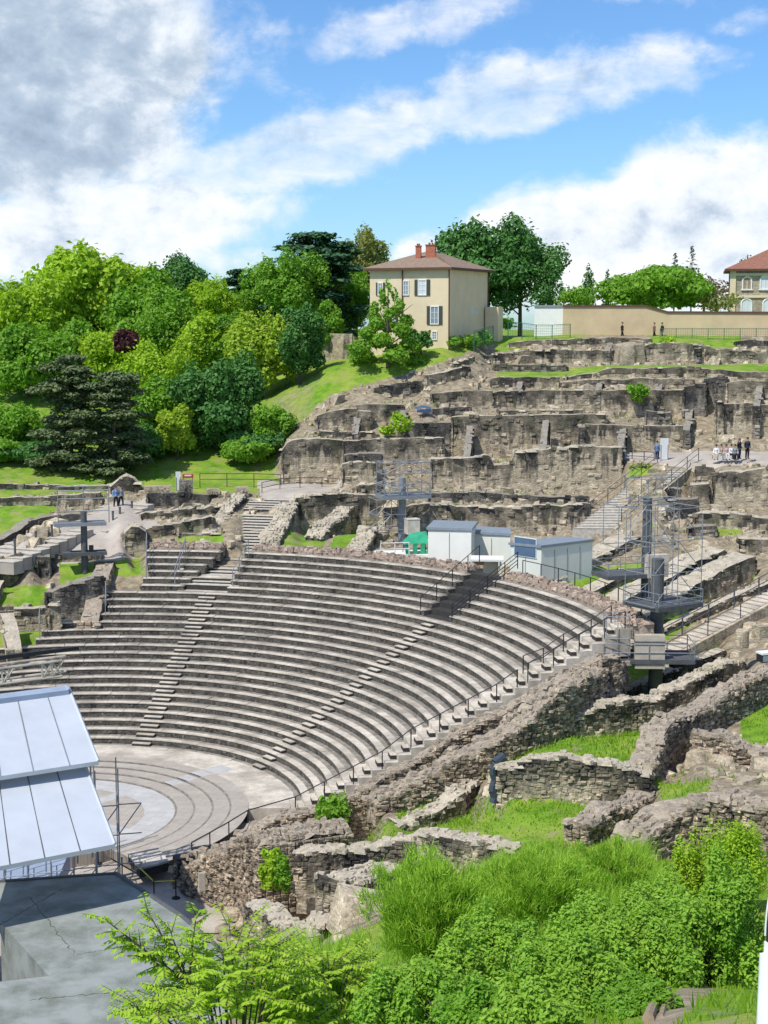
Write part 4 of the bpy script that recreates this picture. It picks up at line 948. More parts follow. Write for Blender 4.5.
# --- cream house
A0 = W(448.5, 338, 158); zE = W(449.5, 269.4, 158)[2]; zG = A0[2]-1.6
Lc = W(370, 345, 161.5); Rc = W(490, 331, 168.5)
u = (Lc-A0)[:2]; lu = np.linalg.norm(u); u = u/lu; v = (Rc-A0)[:2]; v = v-u*(v@u); lv = np.linalg.norm(v); v = v/lv
hs = empty('house', (A0[0], A0[1], zG), 'cream plastered two storey house with brown hipped roof and two brick chimneys on the hill', 'house')
def hp(s, t, z): p = A0[:2]+u*s+v*t; return np.array([p[0], p[1], z])
b = MB(); q = [hp(0, 0, 0), hp(lu, 0, 0), hp(lu, lv, 0), hp(0, lv, 0)]; b.prism([p[:2] for p in q], zG-3, zE, 0)
b.build('wall', MS['plaster'], hs)
b = MB(); o_ = .55
E_ = [hp(-o_, -o_, zE), hp(lu+o_, -o_, zE), hp(lu+o_, lv+o_, zE), hp(-o_, lv+o_, zE)]
b.prism([p[:2] for p in E_], zE-.02, zE+.22, 1)
ridgeh = 2.15; r1 = hp(lu*.42, lv*.42, zE+ridgeh); r2 = hp(lu*.62, lv*.62, zE+ridgeh)
Ez = [p+[0, 0, .22] for p in E_]
b.add(Ez+[r1, r2], [[0, 1, 5, 4], [2, 3, 4, 5]], 0); b.add(Ez+[r1, r2], [[1, 2, 5], [3, 0, 4]], 0)
rf = b.build('roof', [MS['tile'], MS['copper']], hs)
for (px, w_, h0, py) in ((418.5, .55, 1.0, 246.5), (431, 1.0, 1.2, 245.5)):
    c = W(px, 256, 163.5); b = MB(); zt = W(px, py, 163.5)[2]
    b.box((c[0], c[1], (zE+.6+zt)/2), (w_, w_*.9, zt-zE-.6), rz=-.4, m=0); b.box((c[0], c[1], zt+.04), (w_+.12, w_*.9+.12, .1), rz=-.4, m=1)
    for dx in (-.2, .15): b.tube((c[0]+dx*w_, c[1], zt), (c[0]+dx*w_, c[1], zt+.3), .09, n=8, m=1)
    b.build('chimney', [MS['brick'], MS['redtile']], rf)
def fwin(par, px0, px1, py0, py1, side=0, shut=True, pane='glass'):
    """window on the front (side 0) or the right wall (1) of the house"""
    def loc(px):
        best = None
        for s in np.linspace(0, lu if side == 0 else lv, 200):
            p = hp(s, 0, zE-3) if side == 0 else hp(0, s, zE-3); d = abs(proj(p)[0]-px)
            if best is None or d < best[0]: best = (d, s)
        return best[1]
    s0, s1 = loc(px0), loc(px1); sm = (s0+s1)/2; c = hp(sm, 0, 0) if side == 0 else hp(0, sm, 0)
    rr = hypot(c[0], c[1]+CD); z1, z0 = W(px0, py0, rr)[2], W(px0, py1, rr)[2]
    d = u if side == 0 else v; n_ = -v if side == 0 else -u; w_ = abs(s1-s0); rz = atan2(d[1], d[0]); cc = c[:2]
    fr = MB(); ww = w_*.5 if shut else w_; P = cc+n_*.03
    for sx in (-1, 1): fr.box((*(P+d*sx*ww/2), (z0+z1)/2), (.09, .14, z1-z0), rz)
    for zz in (z0, z1, ) : fr.box((*P, zz), (ww+.1, .16, .09), rz)
    fr.box((*P, (z0+z1)/2), (.05, .1, z1-z0), rz)
    for k in (1, 2): fr.box((*P, z0+(z1-z0)*k/3), (ww, .08, .035), rz)
    wo = fr.build('window', MS['white'], par)
    g = MB(); g.box((*(cc+n_*.015), (z0+z1)/2), (ww-.06, .06, z1-z0-.06), rz); g.build('pane', MS[pane], wo)
    if shut:
        for sx in (-1, 1):
            g = MB(); g.box((*(cc+n_*.05+d*sx*w_*.375), (z0+z1)/2), (w_*.24, .07, z1-z0+.1), rz)
            for k in range(9): g.box((*(cc+n_*.09+d*sx*w_*.375), z0+(z1-z0)*(k+.5)/9), (w_*.2, .03, .04), rz)
            g.build('shutter', MS['shutter'], wo)
fwin(hs, 403.5, 408.5, 281, 295, shut=False); fwin(hs, 414.5, 430, 280, 295, pane='curtain'); fwin(hs, 427, 442.5, 306.5, 324); fwin(hs, 432.5, 437, 331.5, 339.5, shut=False)
fwin(hs, 376, 385, 283, 295); fwin(hs, 388, 398, 308, 324)
fwin(hs, 470.3, 471.6, 307, 313, side=1, shut=False); fwin(hs, 475, 476.4, 308, 314, side=1, shut=False)
for s, t_ in ((.0, 0), (5.1, 0), (0, lv)):
    b = MB(); p0 = hp(s-.08 if s == 0 else s, t_-.1, zG); b.tube(p0, p0+[0, 0, zE-zG], .07, n=6); b.build('drainpipe', MS['copper'], hs)
b = MB(); c = hp(-.9, lv*.96, 0); b.box((c[0], c[1], zG+2.4), (1.5, 1.5, 4.8), rz=atan2(v[1], v[0])); b.build('lean_to', MS['plaster'], hs)
# --- old stone boundary corner left of house
def small_wall(name, label, cat, pts, h, th, mat, z0=None, cap=None, group=None):
    b = MB(); P = [W(*q) for q in pts]
    for p, q in zip(P[:-1], P[1:]):
        d = (q-p)[:2]; L = np.linalg.norm(d); d /= L; n_ = np.array([d[1], -d[0]]); n_ = n_ if n_@(np.array([0, -CD])-p[:2]) > 0 else -n_
        b.prism([p[:2], q[:2], q[:2]-n_*th, p[:2]-n_*th], [p[2]-h, q[2]-h, q[2]-h, p[2]-h], [p[2], q[2], q[2], p[2]], 0)
        if cap: b.prism([p[:2]+n_*.12, q[:2]+n_*.12, q[:2]-n_*(th+.12), p[:2]-n_*(th+.12)], [p[2], q[2], q[2], p[2]], [p[2]+.2, q[2]+.2, q[2]+.2, p[2]+.2], 1)
    o = b.build(name, [MS[mat], MS[cap or mat]], origin=P[0]); return tag(o, label, cat, group)
small_wall('garden_wall', 'old ochre wall with arched end behind the garden tree, left of the house', 'wall', [(322,333,163),(352,334,162)], 3.2, .5, 'ruin')
small_wall('boundary_wall', 'long cream and ochre boundary wall with dark coping along the hill top', 'wall', [(563,307,170),(645,307,170),(668,313,170),(1000,314.5,170)], 3.6, .5, 'plaster2', cap='copper')
small_wall('boundary_wall', 'whitewashed left end of the boundary wall beside the big dark trees', 'wall', [(534.5,307,171),(563,307,170.4)], 3.6, .5, 'white', cap='steel')
# --- stone house at the right
C0 = W(729.6, 312, 196); zg, ze = C0[2]-3, W(729.6, 271, 196)[2]; d = np.array([cos(-.42), sin(-.42)]); n_ = np.array([-d[1], d[0]])
h2 = empty('house', (C0[0], C0[1], zg), 'ochre stone villa with red tiled roof and arched white windows, cut by the right edge', 'house')
b = MB(); q = [C0[:2], C0[:2]+d*14, C0[:2]+d*14+n_*12, C0[:2]+n_*12]; b.prism(q, zg, ze, 0); b.build('wall', MS['housestone'], h2)
b = MB(); q = [C0[:2]-d*.7-n_*.7, C0[:2]+d*14.7-n_*.7, C0[:2]+d*14.7+n_*12.7, C0[:2]-d*.7+n_*12.7]; b.prism(q, ze, ze+.25, 1)
Q = [np.array([*p, ze+.25]) for p in q]; R1 = np.array([*(C0[:2]+d*6.3+n_*6), ze+3.6]); R2 = R1+[*d*2, 0]
b.add(Q+[R1, R2], [[0, 1, 5, 4], [2, 3, 4, 5]], 0); b.add(Q+[R1, R2], [[1, 2, 5], [3, 0, 4]], 0); b.build('roof', [MS['redtile'], MS['copper']], h2)
def arched(par, sx, z0, z1, w_, pane):
    b = MB(); c = C0[:2]+d*sx-n_*.05; rz = -.42; r = w_/2
    for s in (-1, 1): b.box((*(c+d*s*(w_/2+.08)), (z0+z1)/2), (.16, .2, z1-z0), rz)
    b.box((*c, z0-.08), (w_+.5, .26, .16), rz); b.box((*c, (z0+z1)/2), (.07, .12, z1-z0), rz)
    for k in range(8):
        a0, a1 = pi*k/8, pi*(k+1)/8; p0 = np.array([*(c+d*cos(a0)*(r+.08)), z1+sin(a0)*(r+.08)]); p1 = np.array([*(c+d*cos(a1)*(r+.08)), z1+sin(a1)*(r+.08)]); b.tube(p0, p1, .11, n=4)
    wn = b.build('window', MS['white'], par)
    g = MB(); g.box((*(c+n_*.03), (z0+z1)/2), (w_, .08, z1-z0), rz)
    Vp = [np.array([*(c-n_*.01), z1])]+[np.array([*(c-n_*.01+d*cos(pi*k/8)*r), z1+sin(pi*k/8)*r]) for k in range(9)]
    g.add(Vp, [[0, k, k+1] for k in range(1, 9)], 0); g.build('pane', MS[pane], wn)
zz = lambda py: W(745, py, 196)[2]
arched(h2, 2.0, zz(289), zz(281), .9, 'wood'); arched(h2, 4.1, zz(289), zz(280), .9, 'curtain'); arched(h2, 5.4, zz(289), zz(280), .9, 'curtain')
arched(h2, 2.0, zz(314), zz(304), 1.1, 'curtain'); arched(h2, 4.6, zz(314), zz(304), 1.1, 'curtain'); arched(h2, 6.2, zz(314), zz(304), 1.1, 'curtain')
b = MB()
for zq in (zz(296.5), zz(274.5)): b.box((*(C0[:2]+d*7-n_*.06), zq), (14.2, .22, .3), -.42)
b.box((*(C0[:2]+d*.3-n_*.05), (zg+ze)/2), (.7, .22, ze-zg), -.42); b.build('string_course', MS['plaster'], h2)
# --- fences and handrails
def railing(label, feet, h=1.0, rails=(1.0,), r=.03, mat='black', post_r=.035, name='handrail', cat='railing', group='handrails', mesh_fill=None):
    feet = [np.asarray(f, float) for f in feet]; root = empty(name, feet[0], label, cat, group)
    for f in feet:
        b = MB(); b.tube(f-[0, 0, .15], f+[0, 0, h], post_r, n=6); b.build('post', MS[mat], root)
    b = MB()
    for q in rails:
        for p, s in zip(feet[:-1], feet[1:]): b.tube(p+[0, 0, h*q], s+[0, 0, h*q], r, n=5)
    b.build('rail', MS[mat], root)
    if mesh_fill:
        b = MB()
        for p, s in zip(feet[:-1], feet[1:]):
            L = np.linalg.norm(s-p); k = int(L/.22)
            for i in range(k): a = p+(s-p)*i/k; b.tube(a+[0, 0, .08], a+[0, 0, h*.97], .012, n=3, cap=False)
            for j in range(6): b.tube(p+[0, 0, h*(j+.5)/6], s+[0, 0, h*(j+.5)/6], .012, n=3, cap=False)
        b.build('wire_mesh', MS[mesh_fill], root)
    return root
MS['green'] = plain('green_fence', (.03, .14, .09), .6, .1)
def groundpts(L): return [hit(px, py, 60) if r is None else (lambda p: np.array([p[0], p[1], p[2]]))(W(px, py, r)) for px, py, r in L]
railing('green mesh fence below the white end of the boundary wall', groundpts([(508,337,166),(522,338,166),(536,340,166.5),(552,340,167),(570,339,167.5)]), 1.6, (1.,), .03, 'green', .05, 'fence', 'fence', 'green fences on the hill top', 'green')
railing('long green mesh fence in front of the ochre boundary wall at the right', groundpts([(660+i*16, 339, 167) for i in range(10)]), 1.1, (1.,), .025, 'green', .04, 'fence', 'fence', 'green fences on the hill top', 'green')
railing('green mesh fence at the corner of the cream house', groundpts([(474,349,158),(484,346,159.5),(493,343,161)]), 1.8, (1.,), .03, 'green', .05, 'fence', 'fence', 'green fences on the hill top', 'green')
railing('thin dark fence along the top of the grassy bank', groundpts([(322,418,148.5),(338,410,149),(352,402,150),(366,396,151.5)]), 1.0, (1., .5), .02, 'black')
# edge stair rails (right end of the seats)
def edge(k, off): r = KR0+k*KT; return er*r+en*off+np.array([0, 0, KZ+int(k)*KH])
railing('long black handrail following the edge stair from the orchestra up', [Wz(192,862,.3), Wz(210,852,.35), Wz(229,841,.4), Wz(248,829,.45)]+[edge(k, 2.55) for k in (.2, 2.4, 4.6, 6.8, 9, 11.2, 13.4, 15.6, 17.2)], 1.05, (1.,), .035)
railing('upper pair of black handrails where the edge stair is steepest', [edge(k, .9) for k in (18.2, 19.8, 21.4, 23.6, 25.2)], 1.05, (1., .5), .03)
railing('outer handrail on the wall side at the top of the edge stair', [edge(k, 2.6) for k in (18.0, 20., 22., 24., 25.6)], 1.0, (1.,), .03)
A = np.linspace(gapM[1]+.02, AR+.02, 9)
railing('black handrail round the rubble crest below the right cabin', [V3((RTOP+1.3)*sin(a), (RTOP+1.3)*cos(a), KZ+NROW*KH-.1) for a in A], 1.0, (1.,), .03)
for i, (a, lab) in enumerate(((gapM[0]-.03, 'left black handrail of the dark stair cut under the cabins'), (gapM[1]+.01, 'right black handrail with four bars at the dark stair cut'))):
    railing(lab, [V3((KR0+k*KT)*sin(a), (KR0+k*KT)*cos(a), KZ+(k-.4)*KH) for k in (20, 22, 24, 26, 27.5)], 1.0, (1., .72, .45, .2) if i else (1.,), .028)
def arc_pts(px, ks, dz=0.): return [V3((KR0+k*KT)*sin(rowang(px, min(25, int(k)))), (KR0+k*KT)*cos(rowang(px, min(25, int(k)))), KZ+k*KH+dz) for k in ks]
railing('white grey handrail at the left end of the upper seats', arc_pts(146, (21, 23, 25.6)), 1.1, (1., .5), .035, 'steel')
railing('grey handrail beside the lower left end of the seats', arc_pts(106, (16, 17.5, 19)), 1.1, (1., .5), .035, 'steel')
railing('green grey handrail at the left end of the lowest cut rows', arc_pts(40, (13, 14, 15.2)), 1.1, (1., .5), .035, 'steel')
railing('pale handrail on the left side of the wide stair gap', [V3((KR0+k*KT)*sin(AL-.10), (KR0+k*KT)*cos(AL-.10), KZ+k*KH) for k in (20.5, 22.5, 25)], 1.0, (1., .5), .03, 'steel')
railing('pale handrail on the right side of the wide stair gap', [V3((KR0+k*KT)*sin(gapL[1]+.01), (KR0+k*KT)*cos(gapL[1]+.01), KZ+k*KH) for k in (20.5, 22.5, 25)], 1.0, (1., .5), .03, 'steel')
# plateau and landing fences
railing('thin railing along the plateau left of the stair head', groundpts([(620,462,135),(632,462,135),(644,463,135),(654,464,135)]), 1.0, (1., .55), .025)
railing('railing around the landing at the foot of the left ruins', groundpts([(262,494,133),(280,490,134.5),(300,489,135),(322,489,135.5),(340,490,135)]), 1.0, (1., .55), .03)
railing('dark railing on the lawn between the pine trees and the wide stairs', groundpts([(200,486,136),(227,486,136),(254,486,136),(281,487,136)]), 1.1, (1., .55), .03)
# --- stairs
def stair(name, label, c0, c1, w0, n, mat='step', risermat='darkstep', side=None, cat='stairs', group=None, parts=True):
    """c0 bottom centre, c1 top centre, w0 width vector"""
    c0, c1, w0 = map(lambda q: np.asarray(q, float), (c0, c1, w0)); root = empty(name, c0, label, cat, group)
    hz = np.array([c1[0]-c0[0], c1[1]-c0[1]]); dz = (c1[2]-c0[2])/n; w2 = w0[:2]
    for i in range(n):
        b = MB(); p = c0[:2]+hz*i/n; q = c0[:2]+hz*(i+1.12)/n
        b.prism([p-w2/2, p+w2/2, q+w2/2, q-w2/2], c0[2]+dz*i-.8, c0[2]+dz*(i+1)-.045, 1); e = hz/np.linalg.norm(hz)*.03
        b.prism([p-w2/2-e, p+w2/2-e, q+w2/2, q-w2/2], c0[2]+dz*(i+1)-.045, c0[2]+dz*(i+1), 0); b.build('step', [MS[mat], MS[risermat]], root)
    if side:
        for s in side:
            b = MB(); o_ = w2*(.5*s); t_ = w2/np.linalg.norm(w2)*.35*s
            b.prism([c0[:2]+o_, c1[:2]+o_, c1[:2]+o_+t_, c0[:2]+o_+t_], [c0[2]-2.0, c1[2]-4.5, c1[2]-4.5, c0[2]-2.0], [c0[2]+.1, c1[2]+.15, c1[2]+.15, c0[2]+.1], 0); b.build('side_wall', [MS['ruin']], root)
    return root
# wide stair continuing the left radial stair up to the landing
dirL = np.array([sin(AL), cos(AL)]); rt = 34.5
bot = np.array([*(dirL*(KR0+20.6*KT)), KZ+20*KH-.1]); 
top = W(276, 499, 130.5)
wv = np.array([cos(AL), -sin(AL), 0])*4.0
mid_ = bot+(top-bot)*.80
stair('wide_stairs', 'wide dark stone stairs climbing from the seats to the landing', bot, mid_, wv, 24, 'step', 'darkstep')
stair('wide_stairs', 'short top flight of dark stairs just under the landing', mid_+(top-bot)*.05, top, wv*1.05, 5, 'step', 'darkstep')
for sx, lab in ((-1, 'sloping rubble parapet on the left of the wide dark stairs'), (1, 'sloping rubble parapet on the right of the wide dark stairs')):
    s = wv[:2]*(.5+.16)*sx; ps = []
    for q in (.10, .35, .6, .8, 1.0):
        p = bot+(top-bot)*q; ps.append(np.array([p[0]+s[0], p[1]+s[1], p[2]+.5]))
    build_wall(dict(label=lab, P=ps, zb=[p[2]-2.2 for p in ps], th=1.0, mat='ruin', rough=.2, name='ruined_wall', cat='ruined wall', group='parapets and buttresses by the wide stairs', stones=1, rho=104, ts=.3))
for pts, lab in (([(322,536,121.5),(334,524,123.5),(345,514,125.5),(354,505,127)], 'sloping buttress between the two green wedges of grass'), ([(276,550,118),(283,534,121),(291,517,124),(298,502,127)], 'sloping rubble shoulder left of the green wedges'), ([(362,556,117.5),(372,540,120.5),(378,528,122.5)], 'short sloping rubble shoulder right of the green wedges')):
    P = [W(*q) for q in pts]; build_wall(dict(label=lab, P=P, zb=[p[2]-1.6 for p in P], th=1.5, mat='ruin', rough=.2, name='ruined_wall', cat='ruined wall', group='parapets and buttresses by the wide stairs', stones=1, rho=104, ts=.3))
# pale stairs right, up to the plateau
s0 = W(592, 530, 122); s1 = W(676, 464, 134.5)
stair('stone_stairs', 'pale stone stairs rising to the plateau with the white panel', s0, s1, np.array([cos(-.25), sin(-.25), 0])*3.1, 26, 'step', 'step', side=(1,))
dd = (s1-s0); wq = np.array([cos(-.25), sin(-.25), 0])*1.6
railing('left handrail of the pale stone stairs', [s0+dd*q-wq+[0, 0, .15] for q in (0, .2, .4, .6, .8, 1)], 1.0, (1., .5), .025, 'darkgrey')
railing('right handrail of the pale stone stairs', [s0+dd*q+wq+[0, 0, .15] for q in (.1, .3, .5, .7, .9, 1.05)], 1.0, (1., .5), .025, 'darkgrey')
# white steps lower right
s0 = W(664, 654, 95); s1 = W(792, 585, 105)
stair('white_steps', 'short white concrete steps with a dark handrail climbing to the right edge', s0, s1, np.array([.45, -1.5, 0])*1.0, 22, 'conc', 'step', side=(1,))
dd = s1-s0
railing('dark handrail along the white concrete steps', [s0+dd*q+np.array([-.2, .95, .1]) for q in (-.12, .06, .2, .4, .6, .8, 1)], 1.1, (1., .55), .035, 'darkgrey', .05)
railing('second dark handrail on the near side of the white steps', [s0+dd*q+np.array([.3, -.8, .1]) for q in (-.05, .25, .5, .75, 1)], 1.0, (1.,), .03, 'darkgrey')
# broad shallow steps on the left
for q0, q1, n, lab in (((-10,556,117.5), (70,525,125), 9, 'lower flight of broad shallow steps at the left edge'), ((84,526,125.5), (132,500,131.5), 8, 'upper flight of broad shallow steps below the rubble mound')):
    a_, b_ = W(*q0)-[0, 0, .5], W(*q1)-[0, 0, .25]; stair('broad_steps', lab, a_, b_, np.array([.75, -.55, 0])*4.6, n, 'step', 'path', group='broad steps on the left')
for (px, py, rr) in ((15,551,118),(36,543,121),(52,536,122.5),(113,522,126.5),(120,518,127.5),(132,512,129.5)):
    p = W(px, py, rr); b = MB(); b.tube((0, 0, -.2), (0, 0, .85), .09, n=8); b.tube((0, 0, .85), (0, 0, .92), .11, n=8)
    o = b.build('bollard', MS['darkgrey'], origin=None); o.location = p; tag(o, 'short dark bollard beside the broad shallow steps on the left', 'bollard', 'bollards on the broad steps')
# --- floodlight masts
def plat(root, c, sx, sy, rz, th=.14, mat='darkgrey', rail=1.0, posts=True):
    b = MB(); b.box(c, (sx, sy, th), rz); 
    for e in (-1, 1): b.box(c+np.array([-sin(rz)*e*sy/2, cos(rz)*e*sy/2, -.02]), (sx+.05, .08, th+.12), rz); b.box(c+np.array([cos(rz)*e*sx/2, sin(rz)*e*sx/2, -.02]), (.08, sy, th+.12), rz)
    b.build('platform', MS[mat], root)
    if rail:
        b = MB(); cs = [c+np.array([cos(rz)*x*sx/2-sin(rz)*y*sy/2, sin(rz)*x*sx/2+cos(rz)*y*sy/2, 0]) for x, y in ((-1, -1), (0, -1), (1, -1), (1, 1), (0, 1), (-1, 1))]
        for p, q in zip(cs, cs[1:]+cs[:1]):
            b.tube(p, p+[0, 0, rail], .03, n=5)
            for h in (rail, rail*.5): b.tube(p+[0, 0, h], q+[0, 0, h], .025, n=5)
        b.build('guard_rail', MS['steel'], root)
def cage(root, c, sx, sy, h, rz, levels=3, diag=True, r=.032):
    b = MB(); X = [-.5, 0, .5]; Y = [-.5, .5]
    def P(x, y, z): return c+np.array([cos(rz)*x*sx-sin(rz)*y*sy, sin(rz)*x*sx+cos(rz)*y*sy, z])
    for x in X:
        for y in Y: b.tube(P(x, y, 0), P(x, y, h*RNG.uniform(.9, 1.05)), r, n=5)
    for k in range(levels+1):
        z = h*k/levels
        for y in Y: b.tube(P(-.55, y, z), P(.55, y, z), r, n=5)
        for x in X: b.tube(P(x, -.55, z), P(x, .55, z), r, n=5)
        if diag and k < levels:
            b.tube(P(-.5, -.5, z), P(0, -.5, z+h/levels), r*.8, n=4); b.tube(P(.5, -.5, z), P(0, -.5, z+h/levels), r*.8, n=4); b.tube(P(-.5, .5, z), P(.5, .5, z+h/levels), r*.8, n=4)
    b.build('scaffold_cage', MS['steel'], root)
MG = 'floodlight masts around the theatre'
p = W(655, 697, 89.5); m = 89.5/FPX; H = lambda py: (697-py)*m*1.03
r1_ = empty('floodlight_mast', p, 'tall thick dark mast with concrete box and two platforms in a scaffold cage, nearest right', 'lighting mast', MG)
b = MB(); b.tube(p-[0, 0, .3], p+[0, 0, H(560)], .42, .36, 16); b.tube(p-[0, 0, .1], p+[0, 0, .25], .75, .7, 12)
for a in range(6): b.box(p+[cos(a)*.6, sin(a)*.6, .3], (.3, .12, .5), a)
b.build('column', MS['darkgrey'], r1_)
rz = -.25
pc = p+np.array([-.75, -.3, H(655)]); plat(r1_, pc, 5.2, 2.6, rz)
b = MB(); b.box(p+np.array([-.95, -1.3, H(646)]), (1.7, .5, 1.95), rz); b.box(p+np.array([-.95, -1.3, H(636)]), (1.76, .56, .06), rz, 1); b.build('concrete_box', [plain('box_concrete', (.47, .42, .34), .9, .15, 2, .2), MS['darkgrey']], r1_)
pc = p+np.array([.35, 0, H(604)]); plat(r1_, pc, 3.4, 3.0, .35, rail=.9)
cage(r1_, p+np.array([.35, 0, H(602)]), 3.7, 2.4, H(510)-H(602), .35, 3, r=.028)
cage(r1_, p+np.array([-2.6, -.3, H(655)]), 1.3, 1.4, H(612)-H(655), rz, 2, False, .025)
b = MB()
for k in range(5): q = p+np.array([-3.2+k*.25, -.9+.2*k, H(650)+.25*k]); b.box(q, (.28, .3, .34), .4*k); 
b.box(p+np.array([1.2, -.4, H(662)]), (.9, .5, .5), .3)
b.build('floodlight', MS['black'], r1_)
b = MB(); q0 = p+np.array([2.0, -.8, 0.1]); q1 = p+np.array([1.6, -.8, H(655)])
for s in (-.2, .2): b.tube(q0+[s, 0, 0], q1+[s, 0, 0], .03, n=5)
for k in range(9): q = q0+(q1-q0)*(k+.5)/9; b.tube(q-[.2, 0, 0], q+[.2, 0, 0], .02, n=4)
b.build('ladder', MS['darkgrey'], r1_)
p = W(646, 577, 101.5); m = 101.5/FPX; H = lambda py: (577-py)*m*1.03
r2_ = empty('floodlight_mast', p, 'grey mast with pale box and one platform, just behind the tall dark mast', 'lighting mast', MG)
b = MB(); b.tube(p-[0, 0, 2], p+[0, 0, H(500)], .34, .30, 14); b.build('column', MS['darkgrey'], r2_)
plat(r2_, p+np.array([-1.2, 0, H(573)]), 4.2, 2.4, .1, rail=.9); b = MB(); b.box(p+np.array([.35, -.9, H(564)]), (1.5, .5, 1.5), .1); b.build('concrete_box', MS['conc'], r2_)
cage(r2_, p+np.array([-.6, 0, H(545)]), 4.0, 2.2, H(505)-H(545), .1, 1, r=.028); cage(r2_, p+np.array([.3, 0, H(500)]), 3.0, 1.8, H(482)-H(502), .5, 1, r=.028)
p = W(402, 536, 122); m = 122/FPX; H = lambda py: (536-py)*m*1.02
r3_ = empty('floodlight_mast', p, 'mast with grey platform and open scaffold frame before the plastered ruins left of the cabins', 'lighting mast', MG)
b = MB(); b.tube(p-[0, 0, 2.5], p+[0, 0, H(478)], .35, .3, 12); b.build('column', MS['steel'], r3_)
plat(r3_, p+np.array([.1, 0, H(496)]), 3.9, 2.2, .1, mat='steel', rail=.9); cage(r3_, p+np.array([.1, 0, H(494)]), 3.8, 2.0, H(462)-H(494), .1, 3)
cage(r3_, p+np.array([-1.2, 0, H(528)]), 2.4, 2.0, H(498)-H(528), .1, 2, r=.03)
p = W(85, 572, 118); m = 118/FPX; H = lambda py: (572-py)*m*1.02
r4_ = empty('floodlight_mast', p, 'slim blue grey mast with two trays on the small lawn at the left', 'lighting mast', MG)
b = MB(); b.tube(p-[0, 0, .3], p+[0, 0, H(513)], .26, .24, 12); b.build('column', MS['darkgrey'], r4_)
plat(r4_, p+np.array([0, 0, H(553)]), 3.2, 1.2, .05, rail=0); plat(r4_, p+np.array([-.3, 0, H(524)]), 3.8, 1.3, .05, mat='steel', rail=0)
b = MB()
for x in (-1.9, 0, 1.9):
    b.tube(p+[x, 0, H(524)], p+[x, 0, H(488)], .04, n=5)
for py in (488, 492, 500, 512): b.tube(p+[-1.95, 0, H(py)], p+[1.95, 0, H(py)], .04, n=5)
b.build('light_frame', MS['steel'], r4_)
b = MB(); b.box(p+[.5, -.2, H(550)], (.35, .3, .7), 0); b.build('floodlight', MS['black'], r4_)
# --- cabins
MS['cabin'] = plain('cabin_panel', (.72, .74, .66), .6, .04, 1); MS['cabin2'] = plain('pale_cabin_panel', (.80, .79, .72), .6, .04, 1); MS['blueroof'] = plain('blue_grey_roof', (.24, .28, .32), .5, .1, 2)
def cabin(name, label, corner, left, right, zb, zt, mat, roofover=.15, slope=0.):
    """corner nearest the camera, its left and right neighbours (plan)"""
    c, l, r = [np.asarray(q[:2], float) for q in (corner, left, right)]; bk = l+r-c
    root = empty(name, (c[0], c[1], zb), label, 'cabin', 'site cabins above the seats')
    b = MB(); P = [c, r, bk, l]; b.prism(P, zb, [zt, zt, zt+slope, zt+slope], 0)
    for a_, e_ in ((c, l), (c, r)):                      # panel seams
        L = np.linalg.norm(e_-a_); k = int(L/1.2); dn_ = (e_-a_)/L; nn = np.array([dn_[1], -dn_[0]]); nn = nn if nn@(np.array([0, -CD])-a_) > 0 else -nn
        for i in range(1, k): q = a_+dn_*L*i/k+nn*.01; b.box((*q, (zb+zt)/2-.1), (.05, .03, zt-zb-.3), atan2(dn_[1], dn_[0]), 1)
    b.build('wall', [MS[mat], MS['steel']], root)
    ctr = sum(P)/4; Q = [ctr+(q-ctr)*(1+roofover/np.linalg.norm(q-ctr)) for q in P]; b = MB(); b.prism(Q, [zt+.02, zt+.02, zt+slope+.02, zt+slope+.02], [zt+.2, zt+.2, zt+slope+.2, zt+slope+.2], 0); b.build('roof', MS['blueroof'], root)
    return root
cA, lA, rA = W(471, 568, 114), W(428, 566, 115.5), W(476, 560, 118); zb = W(450, 570, 114.5)[2]-.8; zt = W(450, 530, 114.5)[2]
cabin('site_cabin', 'long white cabin with thin blue roof edge, left of the two', cA, lA, rA, zb, zt, 'cabin2', slope=-.12)
cB, lB = W(510, 566, 116.5), W(473, 566, 117.5); rB = cB+np.array([.8, 3., 0]); cabin('site_cabin', 'set back grey white cabin between the two bigger cabins', cB, lB, rB, zb, W(490, 535, 117)[2], 'cabin')
cC, lC, rC = W(541, 584, 108.5), W(510, 576, 110.5), W(592, 578, 112); zbc = W(541, 586, 108.5)[2]-.9; ztc = W(541, 548, 108.5)[2]
cc_ = cabin('site_cabin', 'pale green grey cabin with a dark blue window, right of the others', cC, lC, rC, zbc, ztc, 'cabin', slope=-.12)
dl = (lC-cC)[:2]; Ll = np.linalg.norm(dl); dl /= Ll; nl = np.array([dl[1], -dl[0]]); nl = nl if nl@(np.array([0, -CD])-cC[:2]) > 0 else -nl
b = MB(); z0, z1 = W(526, 556, 109.5)[2], W(526, 538, 109.5)[2]; q = cC[:2]+dl*Ll*.5+nl*.03; b.box((*q, (z0+z1)/2), (Ll*.72, .08, z1-z0+.12), atan2(dl[1], dl[0])); wn = b.build('window', MS['white'], cc_)
b = MB(); b.box((*(q+nl*.03), (z0+z1)/2), (Ll*.68, .06, z1-z0), atan2(dl[1], dl[0])); b.build('pane', plain('dark_blue_glass', (.10, .16, .25), .15, .1, 1, spec=.6), wn)
